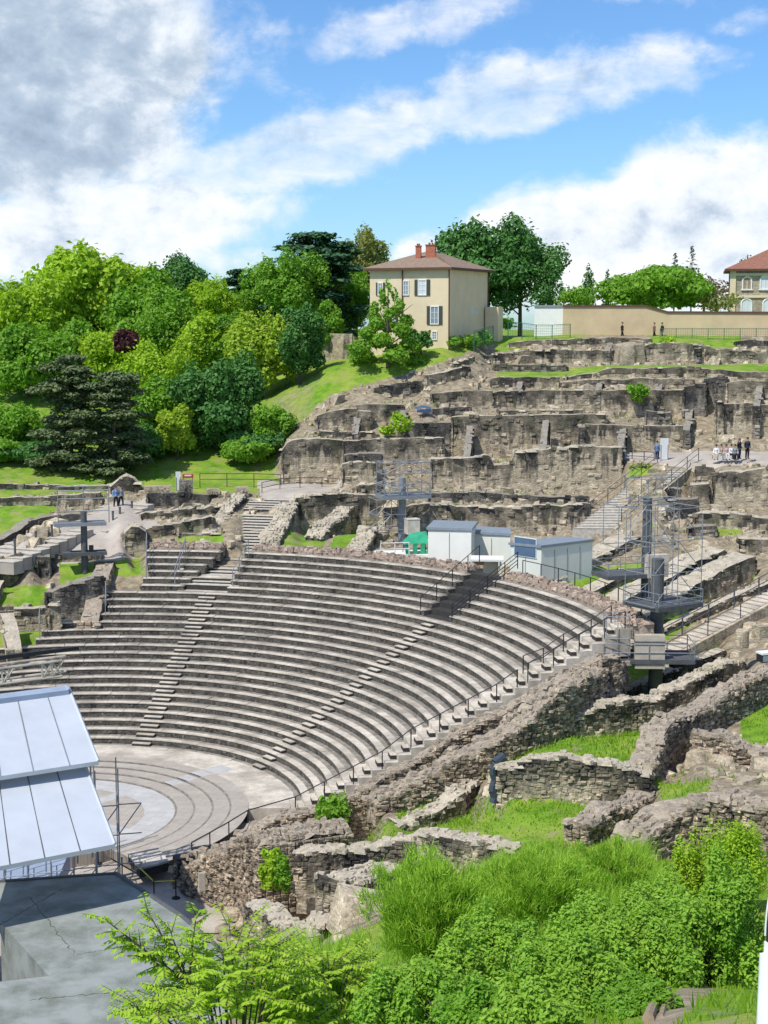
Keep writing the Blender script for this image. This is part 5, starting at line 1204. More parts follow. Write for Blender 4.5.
# white plinth, pavilion, box, tarp, duct
c = W(404, 566, 116); b = MB(); b.box((0, 0, 0), (4.2, 2.6, 1.5), -.1); o = b.build('white_podium', MS['cabin2']); o.location = (c[0]+.2, c[1]+1.2, c[2]+.1); tag(o, 'low white podium block carrying the green tarpaulin, left of the cabins', 'podium')
pt_ = o.location
railing('white railing on the low podium left of the green tarpaulin', [V3(pt_[0]-2.0, pt_[1]-1.1, pt_[2]+.75), V3(pt_[0]-.9, pt_[1]-1.15, pt_[2]+.75), V3(pt_[0]+.2, pt_[1]-1.2, pt_[2]+.75)], .95, (1., .5), .035, 'white', .04)
c = W(417, 552, 117); root = empty('market_tent', c, 'green tarpaulin covered heap beside the long white cabin', 'tarpaulin'); MS['tarp'] = plain('green_tarpaulin', (.04, .36, .20), .5, .2, 3, .4)
b = MB(); s = 1.0
b.add([c+q for q in ([-1., -.6, .7], [.9, -.6, .7], [.9, .8, .7], [-1., .8, .7], [-.5, 0, 1.5], [.7, 0, 1.6])], [[0, 1, 5, 4], [2, 3, 4, 5]], 0); b.add([c+q for q in ([-1., -.6, .7], [.9, -.6, .7], [.9, .8, .7], [-1., .8, .7], [-.5, 0, 1.5], [.7, 0, 1.6])], [[1, 2, 5], [3, 0, 4]], 0); b.build('cover', MS['tarp'], root)
b = MB()
for x in (-.9, -.3, .3, .8): b.box(c+[x, -.6, .3], (.35, .05, .9), .1, tilt=.15*x)
b.build('flap', MS['tarp'], root)
for x, y in ((-.95, -.5), (.85, -.5), (.85, .7), (-.95, .7)): b = MB(); b.tube(c+[x, y, -.3], c+[x, y, .7], .04); b.build('leg', MS['steel'], root)
c = W(412, 534, 119.5); b = MB(); b.box((0, 0, 0), (1.0, .9, 1.15), .1); b.box((0, 0, .6), (1.06, .96, .05), .1); o = b.build('concrete_block', MS['conc']); o.location = c+[0, 0, .6]; tag(o, 'square beige block standing behind the green tarpaulin', 'block')
c = W(398, 570, 113.5); b = MB(); A_ = np.linspace(0, pi*.75, 9); 
for i in range(8):
    a0, a1 = A_[i], A_[i+1]; R0_, R1_ = .55, 1.15
    b.add([(R*cos(a)*-1+.3, y, R*sin(a)-.05) for y in (-.45, .45) for a in (a0, a1) for R in (R0_, R1_)], [[0, 1, 3, 2], [4, 6, 7, 5], [0, 2, 6, 4], [1, 5, 7, 3], [0, 4, 5, 1], [2, 3, 7, 6]], 0)
o = b.build('ventilation_duct', MS['white']); o.location = c; o.rotation_euler = (0, 0, -.3); tag(o, 'curved white duct bent over the top seats below the podium', 'duct')
c = W(487, 588, 112); root = empty('white_pavilion', c, 'small open white pavilion with flat roof in front of the cabins', 'pavilion'); b = MB(); b.box(c+[0, 0, 2.2], (2.4, 2.0, .14), -.3); b.build('roof', MS['white'], root)
for x, y in ((-1, -.8), (1, -.8), (1, .8), (-1, .8)): b = MB(); b.box(c+[x*cos(.3)+y*sin(.3), -x*sin(.3)+y*cos(.3), 1.0], (.09, .09, 2.3), -.3); b.build('leg', MS['cabin'], root)
b = MB(); b.box(c+[.95, -.1, 1.1], (.08, 1.7, 2.1), -.3); b.box(c+[0, .8, 1.1], (2.1, .06, 2.0), -.3); b.build('panel', MS['cabin'], root)
c = W(478, 566, 113); b = MB(); b.box((0, 0, .3), (.9, .6, .6), -.2); b.box((0, 0, .62), (.96, .66, .06), -.2); o = b.build('cardboard_box', plain('brown_card', (.42, .28, .18), .9, .1)); o.location = c+[0, 0, .1]; tag(o, 'small brown box beside the white pavilion', 'box')
# --- signs, blocks
def panel(px, py0, py1, rr, w_, label, mat='white', cat='sign', name='sign_panel', legs=True, rz=0., th=.08):
    c = W(px, py1, rr); h = (py1-py0)*rr/FPX*1.02; root = empty(name, c, label, cat)
    b = MB(); b.box(c+[0, 0, h*.55], (w_, th, h*.9), rz); b.build('board', MS[mat], root)
    if legs:
        for s in (-1, 1): b = MB(); b.box(c+[s*(w_/2-.04)*cos(rz), s*(w_/2-.04)*sin(rz), h*.3], (.07, .11, h*.85), rz); b.build('leg', MS['steel'], root)
    return root
panel(664, 439, 462, 135.2, .72, 'tall blank white information panel on the plateau above the pale stairs'); panel(178.5, 472, 492, 134.5, .42, 'tall white information panel beside the stone blocks at the left')
MS['red'] = plain('red_paint', (.55, .05, .06), .5, .1)
c = W(188, 480, 135); root = empty('sign_panel', c, 'small red and white notice board behind the stone blocks at the left', 'sign'); b = MB(); b.box(c+[0, 0, .35], (.95, .06, .35), 0, 0); b.box(c+[0, -.04, .40], (.6, .02, .12), 0, 1); b.build('board', [MS['red'], MS['white']], root)
for s in (-.4, .4): b = MB(); b.box(c+[s, .03, 0], (.06, .06, .6)); b.build('leg', MS['steel'], root)
BG = 'dressed stone blocks on the left wall'
for px, py0, py1, w_, lab in ((158,486,493,2.3,'long low dressed stone block at the left end of the row'),(186,480,492,1.1,'tall square dark stone block next to the white panel'),(213,489,494,1.1,'pale dressed stone block right of the tall square one'),(226,495,502,1.4,'darker dressed stone block set lower in the row'),(242,487,496,1.05,'last dressed stone block before the wide stairs')):
    c = W(px, py1, 132.2); h = (py1-py0)*132/FPX; b = MB(); b.box((0, 0, h/2), (w_, .9, h)); b.box((0, 0, h), (w_*.96, .86, .04)); stone_boxes(b, RNG.uniform(-.5, .5, (6, 3))*[w_*.8, 0, h*.6]+[0, -.45, h/2], np.tile([0, -1., 0], (6, 1)), np.tile([1., 0, 0], (6, 1)), np.tile([0, 0, 1.], (6, 1)), np.full((6, 3), .12))
    o = b.build('stone_block', MS['dark'] if 'dark' in lab else MS['ruin']); o.location = c; tag(o, lab, 'stone block', BG)
def drum(c, r, h, label):
    b = MB(); ps = [(r*.96, 0), (r, .06), (r*.98, h*.5), (r, h-.08), (r*.92, h)]
    for (ra, za), (rb, zb_) in zip(ps[:-1], ps[1:]): b.tube((0, 0, za), (0, 0, zb_), ra, rb, 18)
    o = b.build('column_stub', MS['ruin']); o.location = c; tag(o, label, 'column stub')
drum(W(742, 647, 88.5), .38, 1.0, 'round pale column stub standing at the right edge of the ruins')
c = W(765, 638, 89); b = MB(); b.box((0, 0, .38), (1.3, .8, .76), .15); o = b.build('stone_block', MS['ruin']); o.location = c; tag(o, 'square pale stone block beside the column stub at the right edge', 'stone block')
c = W(767, 662, 80); b = MB(); b.box((0, 0, .25), (.9, .6, .42), .1, 0); b.box((0, 0, .5), (.96, .66, .1), .1, 1); b.box((0, -.31, .25), (.8, .03, .3), .1, 2); o = b.build('floodlight', [MS['black'], MS['white'], MS['glass']]); o.location = c; tag(o, 'white topped black floodlight case at the right edge', 'floodlight')
c = W(494, 790, 70.2); b = MB()
for i in range(7): a = i/7*1.2; b.tube((.08*sin(i*2), 0, i*.27), (.08*sin(i*2+2), 0, i*.27+.3), .24-.01*i, .22-.01*i, 9)
b.tube((0, 0, 1.9), (.5, .25, 2.15), .2, .2, 8)
o = b.build('waterproof_sheet', plain('blue_black_sheet', (.05, .07, .09), .45, .3, 5, .5)); o.location = c-[0, 0, .6]; tag(o, 'dark blue sheet hanging down the end of the curved wall', 'sheet')
NG = 'teal netting scraps by the rubble wall'
for (px, py, rr, lab) in ((604,690,84,'teal crumpled netting lying low beside the outer rubble wall'),(614,676,86,'middle scrap of teal netting beside the outer rubble wall'),(622,664,88,'highest scrap of teal netting beside the outer rubble wall'),(556,729,79,'teal pipe bundle at the corner of the grass plot')):
    p = hit(px, py, 70); b = MB(); prev = np.zeros(3)
    for i in range(60):
        q = np.array([RNG.normal(0, .45), RNG.normal(0, .4), abs(RNG.normal(.15, .2))]); b.tube(prev, q, .03, n=4, cap=False); prev = q
    o = b.build('netting', plain('teal_netting', (.14, .27, .29), .7, .3)); o.location = p; tag(o, lab, 'netting', NG)
c = W(508, 559, 0.1) if False else W(423, 409, 144.5); b = MB(); prev = None
V_ = [(x*.5, y*.4, .35*(1-.3*(x*x+y*y))+RNG.uniform(-.08, .08)) for y in (-1.2, -.4, .4, 1.2) for x in (-1.4, -.5, .5, 1.4)]
b.add(V_, [[i+4*j, i+1+4*j, i+5+4*j, i+4+4*j] for j in range(3) for i in range(3)], 0); b.add([(q[0], q[1], -.3) for q in V_]+V_, [[0, 3, 19, 16], [3, 15, 31, 19]], 0)
o = b.build('tarpaulin', plain('blue_tarpaulin', (.06, .11, .20), .45, .2, 3, .4)); o.location = c; tag(o, 'small blue tarpaulin lying among the left cluster of ruins', 'tarpaulin')
# --- stage on the left
stg = empty('stage_roof', Wz(40, 800, 0), 'stage canopy of white metal roof panels on scaffold legs at the left edge', 'stage')
MS['sheet'] = plain('white_metal_sheet', (.50, .535, .58), .45, .07, .6, .05, spec=.5); MS['bluegrey'] = plain('blue_grey_flashing', (.30, .36, .46), .5, .1, 1)
def slab(corners, th, mat, name, seams=(), sm='steel'):
    P = [np.asarray(q, float) for q in corners]; b = MB(); V = P+[q-[0, 0, th] for q in P]
    b.add(V, [[0, 1, 2, 3], [7, 6, 5, 4], [0, 4, 5, 1], [1, 5, 6, 2], [2, 6, 7, 3], [3, 7, 4, 0]], 0)
    for f in seams: a_ = P[0]+(P[1]-P[0])*f; c_ = P[3]+(P[2]-P[3])*f; b.tube(a_+[0, 0, .0], c_+[0, 0, .0], .03, n=4, m=1)
    b.tube(P[1], P[2], .07, n=4, m=0)
    return b.build(name, [MS[mat], MS[sm]], stg)
zt_ = 10.6; zm = 8.7
TL, TR_ = Wz(-50, 701, zt_), Wz(68.5, 687, zt_); BL, BR = Wz(-50, 784, zm), Wz(98.5, 761, zm)
slab([TL, TR_, BR, BL], .18, 'sheet', 'roof_panel', (.33, .55, .80))
slab([Wz(-50, 700, zt_+.16), Wz(66, 685.5, zt_+.16), Wz(69, 690, zt_+.02), Wz(-50, 705, zt_+.02)], .25, 'bluegrey', 'ridge_flashing')
slab([Wz(-50, 785, zm-.35), Wz(84, 762, zm-.35), Wz(115, 844, 6.7), Wz(-50, 876, 6.7)], .18, 'sheet', 'roof_panel', (.35, .56, .78), 'darkgrey')
b = MB()     # truss above the roof
t0, t1 = Wz(-60, 692, zt_+.4), Wz(62, 676, zt_+.4); up = np.array([0, 0, .75]); bk = np.array([.2, 1.0, 0])
for o_ in (0*up, up, up+bk, bk): b.tube(t0+o_, t1+o_, .07, n=6)
for i in range(12):
    a_ = t0+(t1-t0)*i/12; c_ = t0+(t1-t0)*(i+1)/12
    if i % 4 == 2 or i > 9 : 
        for m_ in (a_+up, ): b.tube(a_, c_+up, .05, n=5); b.tube(c_, a_+up, .05, n=5); b.tube(a_, a_+up, .05, n=5); b.tube(a_+bk, c_+up+bk, .05, n=5); b.tube(a_+up, c_+up+bk, .05, n=5); b.tube(a_+bk, a_, .05, n=5)
b.build('truss', MS['conc'], stg)
b = MB(); b.box(t0+(t1-t0)*.62+[0, .3, 1.2], (6.2, .18, .18), atan2((t1-t0)[1], (t1-t0)[0])); b.build('dark_beam', MS['black'], stg)
for k, (px, py) in enumerate(((60, 850), (78, 852), (93, 847), (40, 872), (10, 868))):
    g_ = Wz(px, py+25, 0); g_ = hit(px, py+22, 50); b = MB(); b.tube((g_[0], g_[1], -.05), (g_[0], g_[1], 6.4), .05, n=6); b.build('scaffold_leg', MS['darkgrey'], stg)
b = MB()
for i in range(7):
    x = -3.4+i*1.1; base = np.array([x, -13.4+.12*i, 0.]); b.tube(base, base+[0, 0, 6.3], .035, n=5); b.tube(base+[0, 2, 0], base+[0, 2, 6.3], .035, n=5)
    for z in (1.5, 3., 4.5): b.tube(base+[0, 0, z], base+[1.1, 0, z], .03, n=4); b.tube(base+[0, 0, z], base+[0, 2, z], .03, n=4)
    b.tube(base+[0, 0, .1], base+[1.1, 0, 1.5], .03, n=4); b.tube(base+[0, 0, 3], base+[1.1, 0, 4.5], .03, n=4)
b.build('scaffold', MS['steel'], stg)
b = MB(); q = [Wz(-200, 900, 1.0)[:2], Wz(55, 885, 1.0)[:2], Wz(70, 850, 1.0)[:2], Wz(-200, 850, 1.0)[:2]]; b.prism(q, 0, 1.0, 0); b.build('stage_deck', MS['bluegrey'], stg)
# --- grey gravel roof (nearest building)
MS['feltroof'] = (lambda t: (t.bump(t.noise(16, 3), .3, .03), t.col(t.mix(t.ramp(t.noise(.8, 6), [(.35, 0.), (.62, 1.)]), t.mix(t.ramp(t.noise(18, 3), [(.3, 0.), (.7, 1.)]), (.12, .135, .115), (.24, .26, .225)), (.30, .32, .30))))[1])(NT('mossy_roofing', .95))
MS['moss'] = plain('moss', (.07, .10, .05), .95, .5, 6, .5)
rb = empty('flat_roofed_building', Wz(60, 960, 0), 'low building with a weathered grey green flat roof at the bottom left', 'building')
zr = 4.0; Z = lambda px, py, z=zr: Wz(px, py, z)[:2]
b = MB(); kx = [Z(-160, 893), Z(116, 874), Z(182, 917), Z(262, 985), Z(310, 1060), Z(-160, 1100)]
b.prism([Z(-160, 893), Z(0, 882), Z(0, 922), Z(-160, 905)], zr-.5, zr, 0)
b.prism([Z(0, 882), Z(116, 874), Z(182, 917), Z(49, 976), Z(0, 922)], zr-3.8, zr, 0)
b.prism([Z(49, 976), Z(182, 917), Z(262, 985), Z(300, 1100), Z(49, 1100)], zr-3.8, zr-.004, 0)
b.prism([Z(-160, 1000), Z(49, 976), Z(49, 1100), Z(-160, 1100)], zr-3.8, zr, 0)
b.build('roof', MS['feltroof'], rb)
b = MB(); b.tube([*Z(116, 874), zr+.03], [*Z(182, 917), zr+.03], .09, n=6, m=0); b.tube([*Z(182, 917), zr+.03], [*Z(262, 985), zr+.03], .09, n=6); b.tube([*Z(-160, 893), zr+.03], [*Z(116, 874), zr+.03], .07, n=6); b.build('roof_edging', MS['darkgrey'], rb)
for s_, e_ in ((Z(30, 897), Z(75, 955)), (Z(0, 925), Z(60, 890)), (Z(75, 955), Z(160, 940)), (Z(30, 1000), Z(200, 985))):
    s_, e_ = np.array(s_), np.array(e_); b = MB()
    pv = None
    for i in range(41):
        q = s_+(e_-s_)*i/40+RNG.normal(0, .035, 2)
        if pv is not None: b.tube([*pv, zr], [*q, zr], RNG.uniform(.006, .02), n=5)
        pv = q
    b.build('roof_seam', MS['moss'], rb)
b = MB(); b.prism([Z(-160, 905), Z(0, 922), Z(49, 976), Z(-160, 1000)], zr-3.2, zr-2.9, 0); b.build('light_well_floor', MS['dark'], rb)
# --- things beside the orchestra
p0 = Wz(148, 868, .0); root = empty('flat_stage_block', p0, 'low square platform of pale slabs at the edge of the orchestra', 'platform')
b = MB(); q = [Wz(128, 853, .5)[:2], Wz(157, 848, .5)[:2], Wz(168, 861, .5)[:2], Wz(140, 868, .5)[:2]]; b.prism(q, -.02, .42, 0); b.build('side', MS['darkstep'], root)
b = MB(); b.prism([np.array(c_)+(np.array(c_)-sum(map(np.array, q))/4)*.05 for c_ in q], .42, .52, 0); b.build('top', MS['conc'], root)
BP = 'barrier posts at the orchestra edge'
posts = []
for (px, py, lab) in ((122,866,'dark barrier post left of the low square platform'),(154,890,'dark barrier post with yellow tape on the pale footpath'),(176,897,'dark barrier post near the dark tumbled rubble'),(98,853,'short dark post at the corner of the white canopy')):
    p = Wz(px, py, .0); p[2] = zat(p[0], p[1]); b = MB(); b.tube((0, 0, 0), (0, 0, .05), .22, .2, 12); b.tube((0, 0, .05), (0, 0, 1.0), .035, n=8); b.tube((0, 0, 1.0), (0, 0, 1.06), .05, n=8)
    o = b.build('barrier_post', MS['black']); o.location = p; tag(o, lab, 'barrier post', BP); posts.append(p)
b = MB(); e0 = posts[1]+[0, 0, .95]; e1 = Wz(140, 868, .5); b.tube(e0, e1, .035, n=5); b.tube(e0, posts[2]+[0, 0, .9], .03, n=5); o = b.build('barrier_tape', plain('yellow_tape', (.6, .5, .04), .5, .1)); tag(o, 'yellow barrier tape strung between the posts by the platform', 'tape')
for (px, py, s, lab) in ((184,867,.9,'black loudspeaker case on the rubble at the orchestra edge'),(201,857,.8,'dark case just below the first handrail post')):
    p = Wz(px, py+6, .6); b = MB(); b.box((0, 0, s/2), (s, s*.8, s), .3); b.box((-.15*s, -.42*s, s/2), (s*.6, .05, s*.8), .3, 1); o = b.build('loudspeaker', [MS['black'], MS['darkgrey']]); o.location = p; tag(o, lab, 'loudspeaker', 'cases at the orchestra edge')
p = Wz(202, 882, 1.2); b = MB(); b.box((0, 0, 0), (.35, .08, .95), .2); b.box((0, -.045, 0), (.28, .02, .85), .2); o = b.build('sign_panel', MS['conc']); o.location = p; tag(o, 'small pale upright plate leaning on the dark rubble face', 'plate')
SG = 'loose slabs at the foot of the rubble'
for (px, py, w_, lab) in ((236,921,1.0,'round white topped stone disc among the loose slabs'),(226,940,1.6,'long grey slab lying below the white stone disc'),(246,934,1.2,'grey flat slab right of the white stone disc'),(238,952,1.3,'broad slab at the bottom of the loose slabs')):
    p = hit(px, py, 48); b = MB()
    if 'disc' in lab: b.tube((0, 0, .1), (0, 0, .5), .5, .5, 16); b.tube((0, 0, .5), (0, 0, .58), .42, .4, 16)
    else: b.box((0, 0, .35), (w_, w_*.5, .22), RNG.uniform(-.6, .6), tilt=.15); b.box((.2, .25, .2), (w_*.8, w_*.5, .2), RNG.uniform(-.6, .6), tilt=-.1)
    o = b.build('stone_slab', MS['ruin']); o.location = p; tag(o, lab, 'stone slab', SG)
# timber edging
a_, c_ = hit(648, 1024, 10), hit(663, 985, 10); b = MB(); b.tube(a_+[0, 0, .06], c_+[0, 0, .06], .09, .08, 8); b.tube(a_+[.2, 0, .05], c_+[.16, 0, .05], .05, .05, 6); o = b.build('timber_log', MS['wood']); tag(o, 'weathered timber log edging the path at the bottom right', 'log')
# loose rubble lying about the ruins: nobody could count it
sel = (gm[:-1, :-1] < .5) & (RH[:-1, :-1] > 52) & (RH[:-1, :-1] < 166) & (AZ[:-1, :-1] > azL) & (AZ[:-1, :-1] < azR) & ~isp & ~cut[:-1, :-1]
ii, jj = np.nonzero(sel); area = (RH[ii, jj]*(az[ii+1]-az[ii]))*(rho[jj+1]-rho[jj]); dens = .8+1.8*np.clip(vnoise(np.stack([TX[ii, jj], TY[ii, jj], TX[ii, jj]*0], 1), .25, 5), 0, 1)
cnt = RNG.poisson(area*dens); I = np.repeat(ii, cnt); J = np.repeat(jj, cnt); fu = RNG.random(len(I)); fv = RNG.random(len(I))
X, Y, Z_ = bil(TX), bil(TY), bil(Zt); kk = len(X); g = RNG.uniform(0, 6.28, kk); sz_ = np.exp(RNG.normal(-1.15, .5, kk))
up = np.stack([RNG.normal(0, .25, kk), RNG.normal(0, .25, kk), np.ones(kk)], 1); b = MB()
stone_boxes(b, np.stack([X, Y, Z_], 1), up, np.stack([np.cos(g), np.sin(g), g*0], 1), np.stack([-np.sin(g), np.cos(g), g*0], 1), np.stack([sz_*1.4, sz_, sz_*.6], 1))
o = b.build('rubble', MS['ruin']); tag(o, kind='stuff')
# tufts between the stones
b = MB(); s = RNG.random(kk) < .35; k2 = np.repeat(np.nonzero(s)[0], 6); blades(b, X[k2]+RNG.normal(0, .25, len(k2)), Y[k2]+RNG.normal(0, .25, len(k2)), Z_[k2], np.full(len(k2), .28), .10, .4)
o = b.build('weeds', LM['mid']); tag(o, kind='stuff')
# ------------------------------------------------------------------ people
def person(px, py, rr, H, label, top, legs, hair=(.05, .035, .03), pose='stand', rz=0., group='visitors among the ruins', P=None, skin=(.50, .32, .23), female=False):
    """one continuous body grown from joints; clothes and hair are children"""
    P = W(px, py, rr) if P is None else np.asarray(P, float); root = empty('person', P, label, 'person', group)
    s = H/1.75; sit = pose == 'sit'
    hip = .48 if sit else .92
    J = dict(pelvis=(0, 0, hip), waist=(0, .01, hip+.18), chest=(0, 0, hip+.40), neck=(0, .0, hip+.56), head0=(0, -.02, hip+.66), head=(0, -.03, hip+.78))
    R = dict(pelvis=(.15, .11), waist=(.125, .095), chest=(.155, .10), neck=(.055, .055), head0=(.06, .07), head=(.085, .10))
    E_ = [('pelvis', 'waist'), ('waist', 'chest'), ('chest', 'neck'), ('neck', 'head0'), ('head0', 'head')]
    for sd, t in ((-1, 'l'), (1, 'r')):
        st = .10 if pose == 'walk' else 0.
        if sit: leg = [('hip', (.10*sd, -.02, hip-.02), .085), ('knee', (.13*sd, -.42, hip+.02), .06), ('ankle', (.13*sd, -.46, .08), .04), ('toe', (.14*sd, -.64, .04), .035)]
        else: leg = [('hip', (.095*sd, 0, hip-.07), .09), ('knee', (.10*sd, -.03-st*sd, .49), .06), ('ankle', (.10*sd, .02-st*sd*1.6, .09), .042), ('toe', (.12*sd, -.14-st*sd*1.6, .04), .036)]
        arm = [('sh', (.185*sd, 0, hip+.49), .055), ('elbow', (.235*sd, .03 if not sit else -.06, hip+.22), .042), ('wrist', (.215*sd, -.10 if not sit else -.30, hip+.0 if not sit else hip+.10), .028), ('hand', (.205*sd, -.13 if not sit else -.38, hip-.09 if not sit else hip+.10), .034)]
        prev = 'pelvis'
        for nme, c, r in leg: J[nme+t] = c; R[nme+t] = (r, r); E_.append((prev, nme+t)); prev = nme+t
        prev = 'chest'
        for nme, c, r in arm: J[nme+t] = c; R[nme+t] = (r, r); E_.append((prev, nme+t)); prev = nme+t
    names = list(J); me = bpy.data.meshes.new('body'); me.from_pydata([tuple(q*s for q in J[n_]) for n_ in names], [(names.index(a), names.index(b_)) for a, b_ in E_], [])
    o = bpy.data.objects.new('body', me); COL.objects.link(o); o.parent = root
    sm = o.modifiers.new('skin', 'SKIN'); sub = o.modifiers.new('sub', 'SUBSURF'); sub.levels = 1; sub.render_levels = 1
    for i, n_ in enumerate(names): me.skin_vertices[0].data[i].radius = tuple(q*s for q in R[n_]); me.skin_vertices[0].data[i].use_root = (i == 0)
    me.materials.append(plain('skin', skin, .6, .05))
    # garments: slightly larger shells around trunk, arms and legs
    def shell(segs, name, col, n=10):
        b = MB()
        for a, c, ra, rb in segs: b.tube(np.array(J[a])*s, np.array(J[c])*s, ra*s, rb*s, n)
        ob = MB(); ob.V, ob.F, ob.M, ob.T, ob.n = b.V, b.F, b.M, b.T, b.n; me2 = b.data(name, plain(name, col, .85, .08, 8), True); q = bpy.data.objects.new(name, me2); COL.objects.link(q); q.parent = root
    shell([('pelvis', 'waist', .175, .15), ('waist', 'chest', .15, .175), ('chest', 'neck', .185, .075), ('shl', 'elbowl', .072, .06), ('shr', 'elbowr', .072, .06), ('elbowl', 'wristl', .058, .042), ('elbowr', 'wristr', .058, .042), ('shl', 'shr', .075, .075)], 'jacket', top)
    shell([('hipl', 'kneel', .105, .078), ('hipr', 'kneer', .105, .078), ('kneel', 'anklel', .078, .06), ('kneer', 'ankler', .078, .06), ('pelvis', 'waist', .165, .15), ('hipl', 'hipr', .105, .105)], 'trousers', legs)
    shell([('anklel', 'toel', .055, .048)], 'shoe', (.05, .05, .05)); shell([('ankler', 'toer', .055, .048)], 'shoe', (.05, .05, .05))
    b = MB(); hc = np.array(J['head'])*s+np.array([0, .02, .03])*s; v = sphere_pts(90)
    for i in range(7):
        a0 = i/7*pi*.62; a1 = (i+1)/7*pi*.62; ra, rb = sin(a0)*.105*s, sin(a1)*.105*s; b.tube(hc+[0, 0, cos(a0)*.115*s], hc+[0, 0, cos(a1)*.115*s], max(ra, .004), rb, 12, cap=False)
    if female: b.tube(hc+[0, .05*s, -.02*s], hc+[0, .08*s, -.26*s], .085*s, .05*s, 10)
    me3 = b.data('hair', plain('hair', hair, .7, .2), True); q = bpy.data.objects.new('hair', me3); COL.objects.link(q); q.parent = root
    b = MB(); f = np.array(J['head'])*s
    b.box(f+np.array([0, -.105, -.01])*s, (.02*s, .03*s, .04*s), 0, 0)
    for e in (-1, 1): b.box(f+np.array([e*.035, -.092, .012])*s, (.022*s, .01*s, .012*s), 0, 1); b.box(f+np.array([e*.095, .0, 0])*s, (.02*s, .04*s, .055*s), 0, 0)
    b.box(f+np.array([0, -.09, -.048])*s, (.045*s, .01*s, .01*s), 0, 2)
    me4 = b.data('face', [plain('face_skin', skin, .6, .05), MS['black'], plain('lips', (.4, .15, .13), .6, .05)]); q = bpy.data.objects.new('face', me4); COL.objects.link(q); q.parent = root
    root.rotation_euler = (0, 0, rz); return root
NAVY, WH, BK, BE, GR, RD, BL = (.02, .025, .05), (.7, .7, .68), (.015, .015, .02), (.45, .36, .26), (.25, .26, .28), (.45, .05, .05), (.12, .2, .35)
person(747,459,134.6,1.80,'tall standing visitor in a dark navy jacket at the right end of the seated group', NAVY, BK)
person(739,459,134.9,1.72,'standing visitor in black leaning beside the tall navy one', BK, NAVY, rz=.5)
for i, (px, c, l, lab) in enumerate(((716, WH, BE, 'seated visitor in white, leftmost of the group on the plateau'),(721, BE, GR, 'seated visitor in beige, second from the left of the group'),(726, (.5, .35, .33), WH, 'seated visitor in dusty pink between two light tops'),(731, WH, NAVY, 'seated visitor in white with dark trousers in the group'),(735, GR, BK, 'seated visitor in grey next to the standing pair'))):
    person(px, 459.5, 134.4, 1.68, lab, c, l, pose='sit', rz=(-.4, .2, -.1, .3, -.2)[i], female=i % 2 == 0)
c = W(726, 459.5, 134.1); b = MB(); b.box((0, 0, .40), (2.4, .5, .1), -.2); b.box((-.9, 0, .17), (.3, .45, .36), -.2); b.box((.9, 0, .17), (.3, .45, .36), -.2); o = b.build('stone_bench', MS['conc']); o.location = c+[0, .35, 0]; tag(o, 'low stone bench under the seated group on the plateau', 'bench')
person(657,461,135.6,1.70,'visitor in blue beside the white information panel', BL, NAVY, rz=2.6)
person(622,339,169,1.75,'visitor in black walking along the foot of the boundary wall, alone on the left', BK, BK, pose='walk', rz=1.4)
person(654,339,169,1.7,'visitor in brown by the boundary wall, left of a pair', (.2, .12, .08), BK, pose='walk', rz=1.4)
person(662,339,169,1.7,'visitor in dark clothes by the boundary wall, right of a pair', BK, (.1, .1, .12), pose='walk', rz=-1.4)
person(30,575,119.3,1.72,'visitor in pale blue top framed by the ruined doorway', (.35, .45, .6), BK, rz=2.8)
person(116,507,129.7,1.72,'visitor with blue jacket on the broad upper steps, left of two', (.15, .28, .5), BK, pose='walk', rz=.4)
person(121,507,129.9,1.78,'visitor in grey on the broad upper steps, right of two', GR, NAVY, pose='walk', rz=.6)
# near visitor cut by the right edge of the frame
Pn = W(803, 1200, 6.0); Pn[2] = W(800, 935, 6.0)[2]-1.43
person(0, 0, 0, 1.72, 'person in a white loose top and white trousers cut by the right frame edge', (.80, .80, .78), (.80, .79, .76), P=Pn, rz=pi+.3, group=None, female=True)
b = MB(); c = W(772, 935, 5.85); prev = None
for i in range(13):
    a = pi*i/12; q = c+np.array([-cos(a)*.028, 0, sin(a)*.19+.0]); 
    if prev is not None: b.tube(prev, q, .004, n=6)
    prev = q
b.box(c+[.07, .02, .02], (.12, .09, .15), .1, 1); b.box(c+[.07, .02, -.08], (.13, .10, .06), .1, 0)
o = b.build('shoulder_bag', [MS['white'], MS['black']]); tag(o, 'white bag with a thin looped strap hanging at the right frame edge', 'bag')
# ------------------------------------------------------------------ camera, light, sky
cam = bpy.data.cameras.new('camera'); co = bpy.data.objects.new('camera', cam); COL.objects.link(co)
co.location = (0, -CD, CH); co.rotation_euler = (pi/2-PIT, 0, -YAW)
cam.sensor_fit = 'VERTICAL'; cam.sensor_height = 24; cam.lens = 24*FPX/1024; cam.clip_end = 9000; cam.clip_start = .1
scene.camera = co
SUN_DIR = np.array([-.76, -.50, 0]); SUN_DIR /= np.linalg.norm(SUN_DIR); EL = rad(56)
sv = SUN_DIR*cos(EL)+np.array([0, 0, sin(EL)])
sl = bpy.data.lights.new('sun', 'SUN'); sl.energy = 4.0; sl.angle = rad(.6); sl.color = (1, .955, .88)
so = bpy.data.objects.new('sun', sl); COL.objects.link(so)
from mathutils import Vector
so.rotation_euler = Vector(tuple(-sv)).to_track_quat('-Z', 'Y').to_euler(); so.location = (0, 0, 200)
w = bpy.data.worlds.new('World'); scene.world = w; w.use_nodes = True; nt = w.node_tree
bg = nt.nodes['Background']
sky = nt.nodes.new('ShaderNodeTexSky'); sky.sky_type = 'NISHITA'; sky.sun_disc = False
sky.sun_elevation = EL; sky.sun_rotation = atan2(SUN_DIR[0], SUN_DIR[1]); sky.altitude = 200; sky.air_density = 1.0; sky.dust_density = .3; sky.ozone_density = 2.5
bg.inputs['Strength'].default_value = .14
